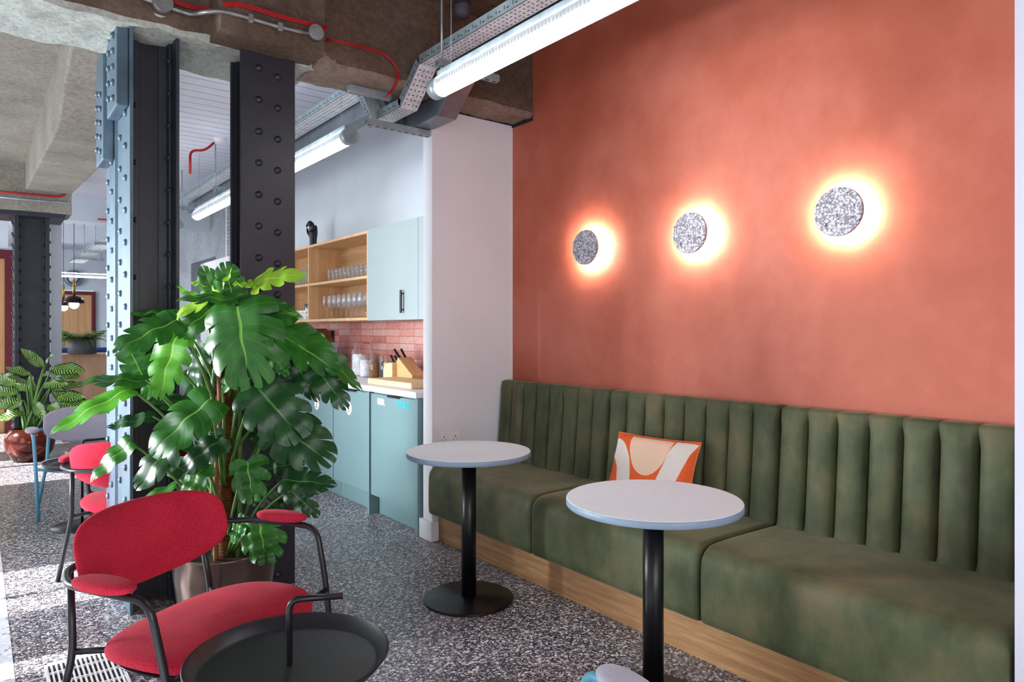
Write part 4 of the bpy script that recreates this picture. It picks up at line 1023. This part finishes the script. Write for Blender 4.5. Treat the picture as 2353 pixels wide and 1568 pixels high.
# ================================================================== PLANTS
def monstera_leaf(L, W, seed, droop=.25, cup=.3, fold=.12, n=5, gap=.55, tw=0):
    rnd = random.Random(seed); m = MB(); m.uv = []; M, R = 4, 8
    ph = rnd.uniform(0, 6)
    def mid(u): return Vector((0, u * L, 0))
    def finish(p):
        x, y = p.x, p.y; yy = y / L
        z = fold * abs(x) - cup * x * x / L - droop * L * max(0, yy) ** 1.8 - .35 * cup * L * max(0, -yy) + .010 * math.sin(9 * x / L * 2 + ph) * (abs(x) / L) + .006 * math.sin(14 * yy + ph)
        ty = y - .12 * droop * max(0, yy) ** 2 * L
        return (x, ty, z + tw * x * yy)
    for s in (-1, 1):
        gaps = [gap * rnd.choice((.25, .6, .9, 1.1, 1.25)) for _ in range(n)]; v0s = [rnd.uniform(.34, .6) for _ in range(n)]
        for k in range(n):
            base = len(m.v); g = min(.85, gaps[k]); v0 = v0s[k]
            for j in range(M + 1):
                uu0 = (k + j / M) / n; uc = (k + .5) / n
                for r in range(R + 1):
                    v = r / R; sm = max(0, (v - v0) / (1 - v0)); sm = sm * sm * (3 - 2 * sm) ** .5 if sm > 0 else 0
                    u = uc + (uu0 - uc) * (1 - g * min(1, sm))
                    edge = 1 - .045 * (2 * j / M - 1) ** 2 * (1 if k < n - 1 else .3)
                    wid = (.40 + .62 * math.sin(math.pi * min(1, (u + .22) / 1.30)) ** .8 * .62) * W if u < .8 else (.40 + .62 * math.sin(math.pi * min(1, (u + .22) / 1.30)) ** .8 * .62) * W * (1 - (u - .8) * 2.4)
                    a = math.radians(128 - 108 * u ** .85); d = v * wid * edge * .78
                    p = mid(u * .93); st = 6
                    for q in range(st):
                        aa = a - math.radians(34) * (v * (q + .5) / st)
                        p = p + Vector((s * math.sin(aa), math.cos(aa), 0)) * d / st
                    if u > .8: p.y += (u - .8) * L * .35 * v
                    m.v.append(finish(p)); m.uv.append(((k + j / M) / n * (5 / 6.) if False else (k + j / M) / 6., v))
            for j in range(M):
                for r in range(R):
                    q = (base + j * (R + 1) + r, base + (j + 1) * (R + 1) + r, base + (j + 1) * (R + 1) + r + 1, base + j * (R + 1) + r + 1)
                    m.f.append(q[::-1] if s == 1 else q); m.sm.append(True)
    return m
def orient(o, B, T, nh):
    y = (T - B).normalized(); z = Vector(nh); z = (z - y * z.dot(y)).normalized(); x = y.cross(z)
    o.matrix_world = Matrix(((x.x, y.x, z.x, B.x), (x.y, y.y, z.y, B.y), (x.z, y.z, z.z, B.z), (0, 0, 0, 1)))
PD = 3.12
mp = thing('monstera_plant', 'large swiss cheese plant on a moss pole in a bronze pot before the steel columns', 'potted plant', tuple(LD((517 - CX) / F * PD, PD)))
pb = Vector(mp.location)
MB().lathe([(.155, 0), (.165, .004), (.195, .12), (.213, .25), (.220, .345), (.224, .35), (.224, .358), (.214, .358), (.210, .33), (.21, .30)], pb, 64, cap=False).build('pot', 'bronze_glaze', mp)
MB().lathe([(.001, .318), (.21, .312)], pb, 40, cap=False).build('soil', 'soil', mp)
def bumpy(zz): return .036 + .005 * noise.noise(Vector((0, 0, zz * 14)))
ptop = 1.56
MB().tube([pb + Vector((.004 * math.sin(k), 0, .30 + k * (ptop - .30) / 40)) for k in range(41)], .04, 20, rs=[bumpy(k) for k in range(41)]).build('moss_pole', 'moss_pole_coir', mp)
for k in range(4):
    a = k * 1.7 + .4
    MB().tube(smooth_path([pb + Vector((math.cos(a) * .06, math.sin(a) * .06, .30)), pb + Vector((math.cos(a) * .075, math.sin(a) * .07, .6)), pb + Vector((math.cos(a + .4) * .06, math.sin(a + .4) * .06, .95)), pb + Vector((math.cos(a) * .05, math.sin(a) * .05, 1.25))]), .012, 10).build('stem', 'stem_green' if k != 2 else 'stem_brown', mp)
# (base px, base py, tip px, tip py, depth offset of base, of tip, width factor, material, fold/droop, normal hint)
LV = [
 (547, 706, 556, 838, -.20, -.27, 1.65, 'leaf_green', .30, 'c'), (586, 655, 652, 610, -.02, -.10, .85, 'leaf_lime', .7, 'c'), (584, 654, 548, 648, -.02, -.08, 1.1, 'leaf_lime', .3, 'c'),
 (536, 692, 520, 622, -.05, -.07, 1.25, 'leaf_green', .1, 'c'), (486, 668, 520, 622, -.03, -.07, .9, 'leaf_lime', .2, 'c'), (500, 690, 470, 628, -.02, -.06, 1.1, 'leaf_green', .2, 'c'), (497, 672, 392, 716, -.05, -.12, 1.0, 'leaf_lime', .35, 'u'),
 (540, 690, 428, 672, -.14, -.22, .85, 'leaf_green', .3, 'u'), (400, 722, 309, 714, .12, .10, .7, 'leaf_green', .15, 'u'),
 (405, 738, 286, 776, -.16, -.3, 1.15, 'leaf_green', .35, 'c'), (408, 768, 362, 890, -.10, -.16, .95, 'leaf_bright', .2, 'c'),
 (330, 868, 290, 792, -.05, -.1, 1.0, 'leaf_green', .2, 'c'), (330, 876, 206, 862, -.12, -.2, 1.0, 'leaf_green', .25, 'u'),
 (300, 895, 136, 962, -.16, -.3, .8, 'leaf_bright', .25, 'u'), (482, 920, 366, 1004, -.26, -.38, 1.25, 'leaf_green', .3, 'c'),
 (352, 958, 258, 972, -.05, -.1, .7, 'leaf_dark', .2, 'u'), (412, 1003, 320, 1092, -.2, -.3, 1.1, 'leaf_dark', .3, 'c'),
 (300, 1018, 212, 1086, -.15, -.22, .8, 'leaf_green', .25, 'c'), (628, 756, 752, 830, -.08, -.14, .85, 'leaf_green', .3, 'c'),
 (686, 772, 822, 858, -.02, -.08, .6, 'leaf_green', .35, 'u'), (684, 770, 732, 776, .06, .02, 1.1, 'leaf_bright', .3, 'c'),
 (676, 830, 722, 908, -.02, -.05, .8, 'leaf_dark', .15, 'c'), (728, 848, 784, 922, -.02, -.06, .95, 'leaf_dark', .15, 'c'),
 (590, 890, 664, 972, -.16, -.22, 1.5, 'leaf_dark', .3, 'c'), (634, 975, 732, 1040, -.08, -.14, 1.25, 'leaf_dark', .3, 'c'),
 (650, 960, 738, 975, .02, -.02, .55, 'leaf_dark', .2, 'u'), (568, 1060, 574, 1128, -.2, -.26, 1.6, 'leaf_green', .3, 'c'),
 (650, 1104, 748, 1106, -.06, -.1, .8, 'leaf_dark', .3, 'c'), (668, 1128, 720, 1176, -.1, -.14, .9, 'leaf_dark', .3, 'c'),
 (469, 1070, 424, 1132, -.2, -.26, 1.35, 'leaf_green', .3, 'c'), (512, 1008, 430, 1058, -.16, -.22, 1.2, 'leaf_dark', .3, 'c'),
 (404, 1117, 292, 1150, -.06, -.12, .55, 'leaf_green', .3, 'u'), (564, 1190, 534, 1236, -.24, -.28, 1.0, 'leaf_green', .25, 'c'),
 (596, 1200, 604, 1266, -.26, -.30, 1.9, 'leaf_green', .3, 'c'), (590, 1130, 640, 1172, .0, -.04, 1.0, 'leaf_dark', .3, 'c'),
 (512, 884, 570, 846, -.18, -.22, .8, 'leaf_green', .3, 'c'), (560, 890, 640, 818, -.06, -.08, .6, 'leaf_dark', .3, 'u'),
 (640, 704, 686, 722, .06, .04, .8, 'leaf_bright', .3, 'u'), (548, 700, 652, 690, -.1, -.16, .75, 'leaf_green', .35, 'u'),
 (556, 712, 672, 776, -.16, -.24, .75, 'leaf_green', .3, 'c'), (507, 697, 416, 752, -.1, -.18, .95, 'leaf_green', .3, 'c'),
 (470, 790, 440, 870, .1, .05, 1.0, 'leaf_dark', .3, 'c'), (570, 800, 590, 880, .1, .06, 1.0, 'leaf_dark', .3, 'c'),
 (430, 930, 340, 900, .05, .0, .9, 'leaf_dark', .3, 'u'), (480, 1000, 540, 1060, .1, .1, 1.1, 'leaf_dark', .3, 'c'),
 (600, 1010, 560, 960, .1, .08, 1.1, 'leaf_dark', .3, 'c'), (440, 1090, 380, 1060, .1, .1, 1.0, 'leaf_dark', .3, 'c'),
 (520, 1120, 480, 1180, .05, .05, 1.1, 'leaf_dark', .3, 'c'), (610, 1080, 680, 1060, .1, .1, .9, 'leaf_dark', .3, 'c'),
 (470, 700, 420, 660, .05, .02, .9, 'leaf_bright', .2, 'u'), (455, 850, 500, 960, .12, .1, 1.0, 'leaf_green', .2, 'c'),
 (500, 650, 450, 640, .0, -.04, 1.0, 'leaf_lime', .4, 'u'), (360, 820, 330, 900, .02, -.04, .9, 'leaf_green', .3, 'c'),
 (620, 800, 650, 850, -.1, -.14, 1.0, 'leaf_green', .3, 'c'), (400, 1000, 420, 940, .08, .05, 1.0, 'leaf_green', .3, 'c')]
tocam = Vector((-sT, -cT, 0))
for i, (bx, by, tx, ty, d0, d1, wf, mat, dr, hint) in enumerate(LV):
    Bp = at(bx, by, PD + d0); Tp = at(tx, ty, PD + d1); L = (Tp - Bp).length
    W = L * wf * .62
    m = monstera_leaf(L * 1.12, W * 1.22, 100 + i, droop=dr * .6, cup=.55, fold=.16, n=5 if L > .16 else 4, gap=.40 if mat != 'leaf_lime' else .5, tw=random.uniform(-.2, .2))
    nh = (tocam * .75 + Vector((-.25, -.1, .75))) if hint == 'c' else (Vector((-.15, 0, 1)) + tocam * .45)
    nh = nh + Vector((random.uniform(-.15, .15), random.uniform(-.15, .15), 0))
    o = m.build('leaf', mat); o.parent = mp; bpy.context.view_layer.update()
    orient(o, Bp, Tp, nh); mw = o.matrix_world.copy(); o.matrix_parent_inverse = Matrix.Identity(4); o.matrix_basis = Matrix.Translation(-pb) @ mw
    # stalk
    zs = max(.34, min(1.5, Bp.z - random.uniform(.22, .42))); sidev = (Bp - pb); sidev.z = 0
    S = pb + sidev.normalized() * .045; S.z = zs
    mid_ = (S + Bp) / 2 + Vector((0, 0, .07)) + (pb - (S + Bp) / 2).normalized() * .0
    pts = [S * (1 - t) ** 2 + mid_ * 2 * t * (1 - t) + Bp * t * t for t in [k / 9 for k in range(10)]]
    MB().tube(pts, .006, 8, rs=[.008 - .0035 * k / 9 for k in range(10)]).build('leaf_stalk', 'stem_green', mp)

# variegated plant
VD = 7.2
vp = thing('dieffenbachia_plant', 'variegated dumb cane plant in a round glossy brown pot by the far column', 'potted plant', tuple(LD((84 - CX) / F * VD, VD - .1)))
vb = Vector(vp.location)
MB().lathe([(.13, 0), (.15, .01), (.205, .10), (.222, .18), (.212, .26), (.175, .32), (.15, .335), (.145, .33), (.16, .30)], vb, 56, cap=False).build('pot', 'copper_glaze', vp)
MB().lathe([(.001, .305), (.16, .30)], vb, 30, cap=False).build('soil', 'soil', vp)
def lance(L, W, seed, droop):
    m = MB(); m.uv = []; NL, NW = 14, 6
    for i in range(NL + 1):
        u = i / NL; wd = W * (math.sin(math.pi * u ** .85)) ** .8 * .5
        for j in range(NW + 1):
            v = j / NW * 2 - 1; x = v * wd; y = u * L
            m.v.append((x, y, .25 * abs(x) - droop * L * u ** 2 + .01 * math.sin(seed + 12 * u) * abs(v))); m.uv.append((u, abs(v)))
    for i in range(NL):
        for j in range(NW):
            m.f.append((i * (NW + 1) + j, (i + 1) * (NW + 1) + j, (i + 1) * (NW + 1) + j + 1, i * (NW + 1) + j + 1)); m.sm.append(True)
    return m
VL = [(100, 845, 52, 802), (118, 850, 190, 848), (70, 862, 12, 842), (36, 885, -20, 860), (78, 900, 30, 880), (104, 842, 118, 812), (125, 870, 178, 862), (118, 900, 192, 878), (45, 905, -30, 890), (130, 915, 190, 910), (50, 930, -30, 925),
      (60, 950, -30, 965), (80, 925, 100, 962), (60, 880, 20, 862), (140, 930, 210, 935), (100, 885, 150, 880), (70, 860, 76, 905), (110, 930, 150, 955), (90, 870, 120, 850), (55, 920, 10, 950), (120, 885, 160, 930)]
for i, (bx, by, tx, ty) in enumerate(VL):
    dd = random.uniform(-.15, .1); Bp = at(bx, by, VD - .1 + dd * .4); Tp = at(tx, ty, VD - .1 + dd * 1.6)
    L = (Tp - Bp).length; o = lance(L * 1.03, L * .46, i, .12).build('leaf', 'leaf_variegated'); o.parent = vp
    orient(o, Bp, Tp, Vector((-.2, 0, .8)) + tocam * .7); mw = o.matrix_world.copy(); o.matrix_basis = Matrix.Translation(-vb) @ mw
    S = vb + Vector((random.uniform(-.05, .05), random.uniform(-.05, .05), .30)); md = (S * .45 + Bp * .55) + Vector((0, 0, .05))
    pts = [S * (1 - t) ** 2 + md * 2 * t * (1 - t) + Bp * t * t for t in [k / 8 for k in range(9)]]
    MB().tube(pts, .008, 8, rs=[.013 - .006 * k / 8 for k in range(9)]).build('leaf_stalk', 'stem_green', vp)
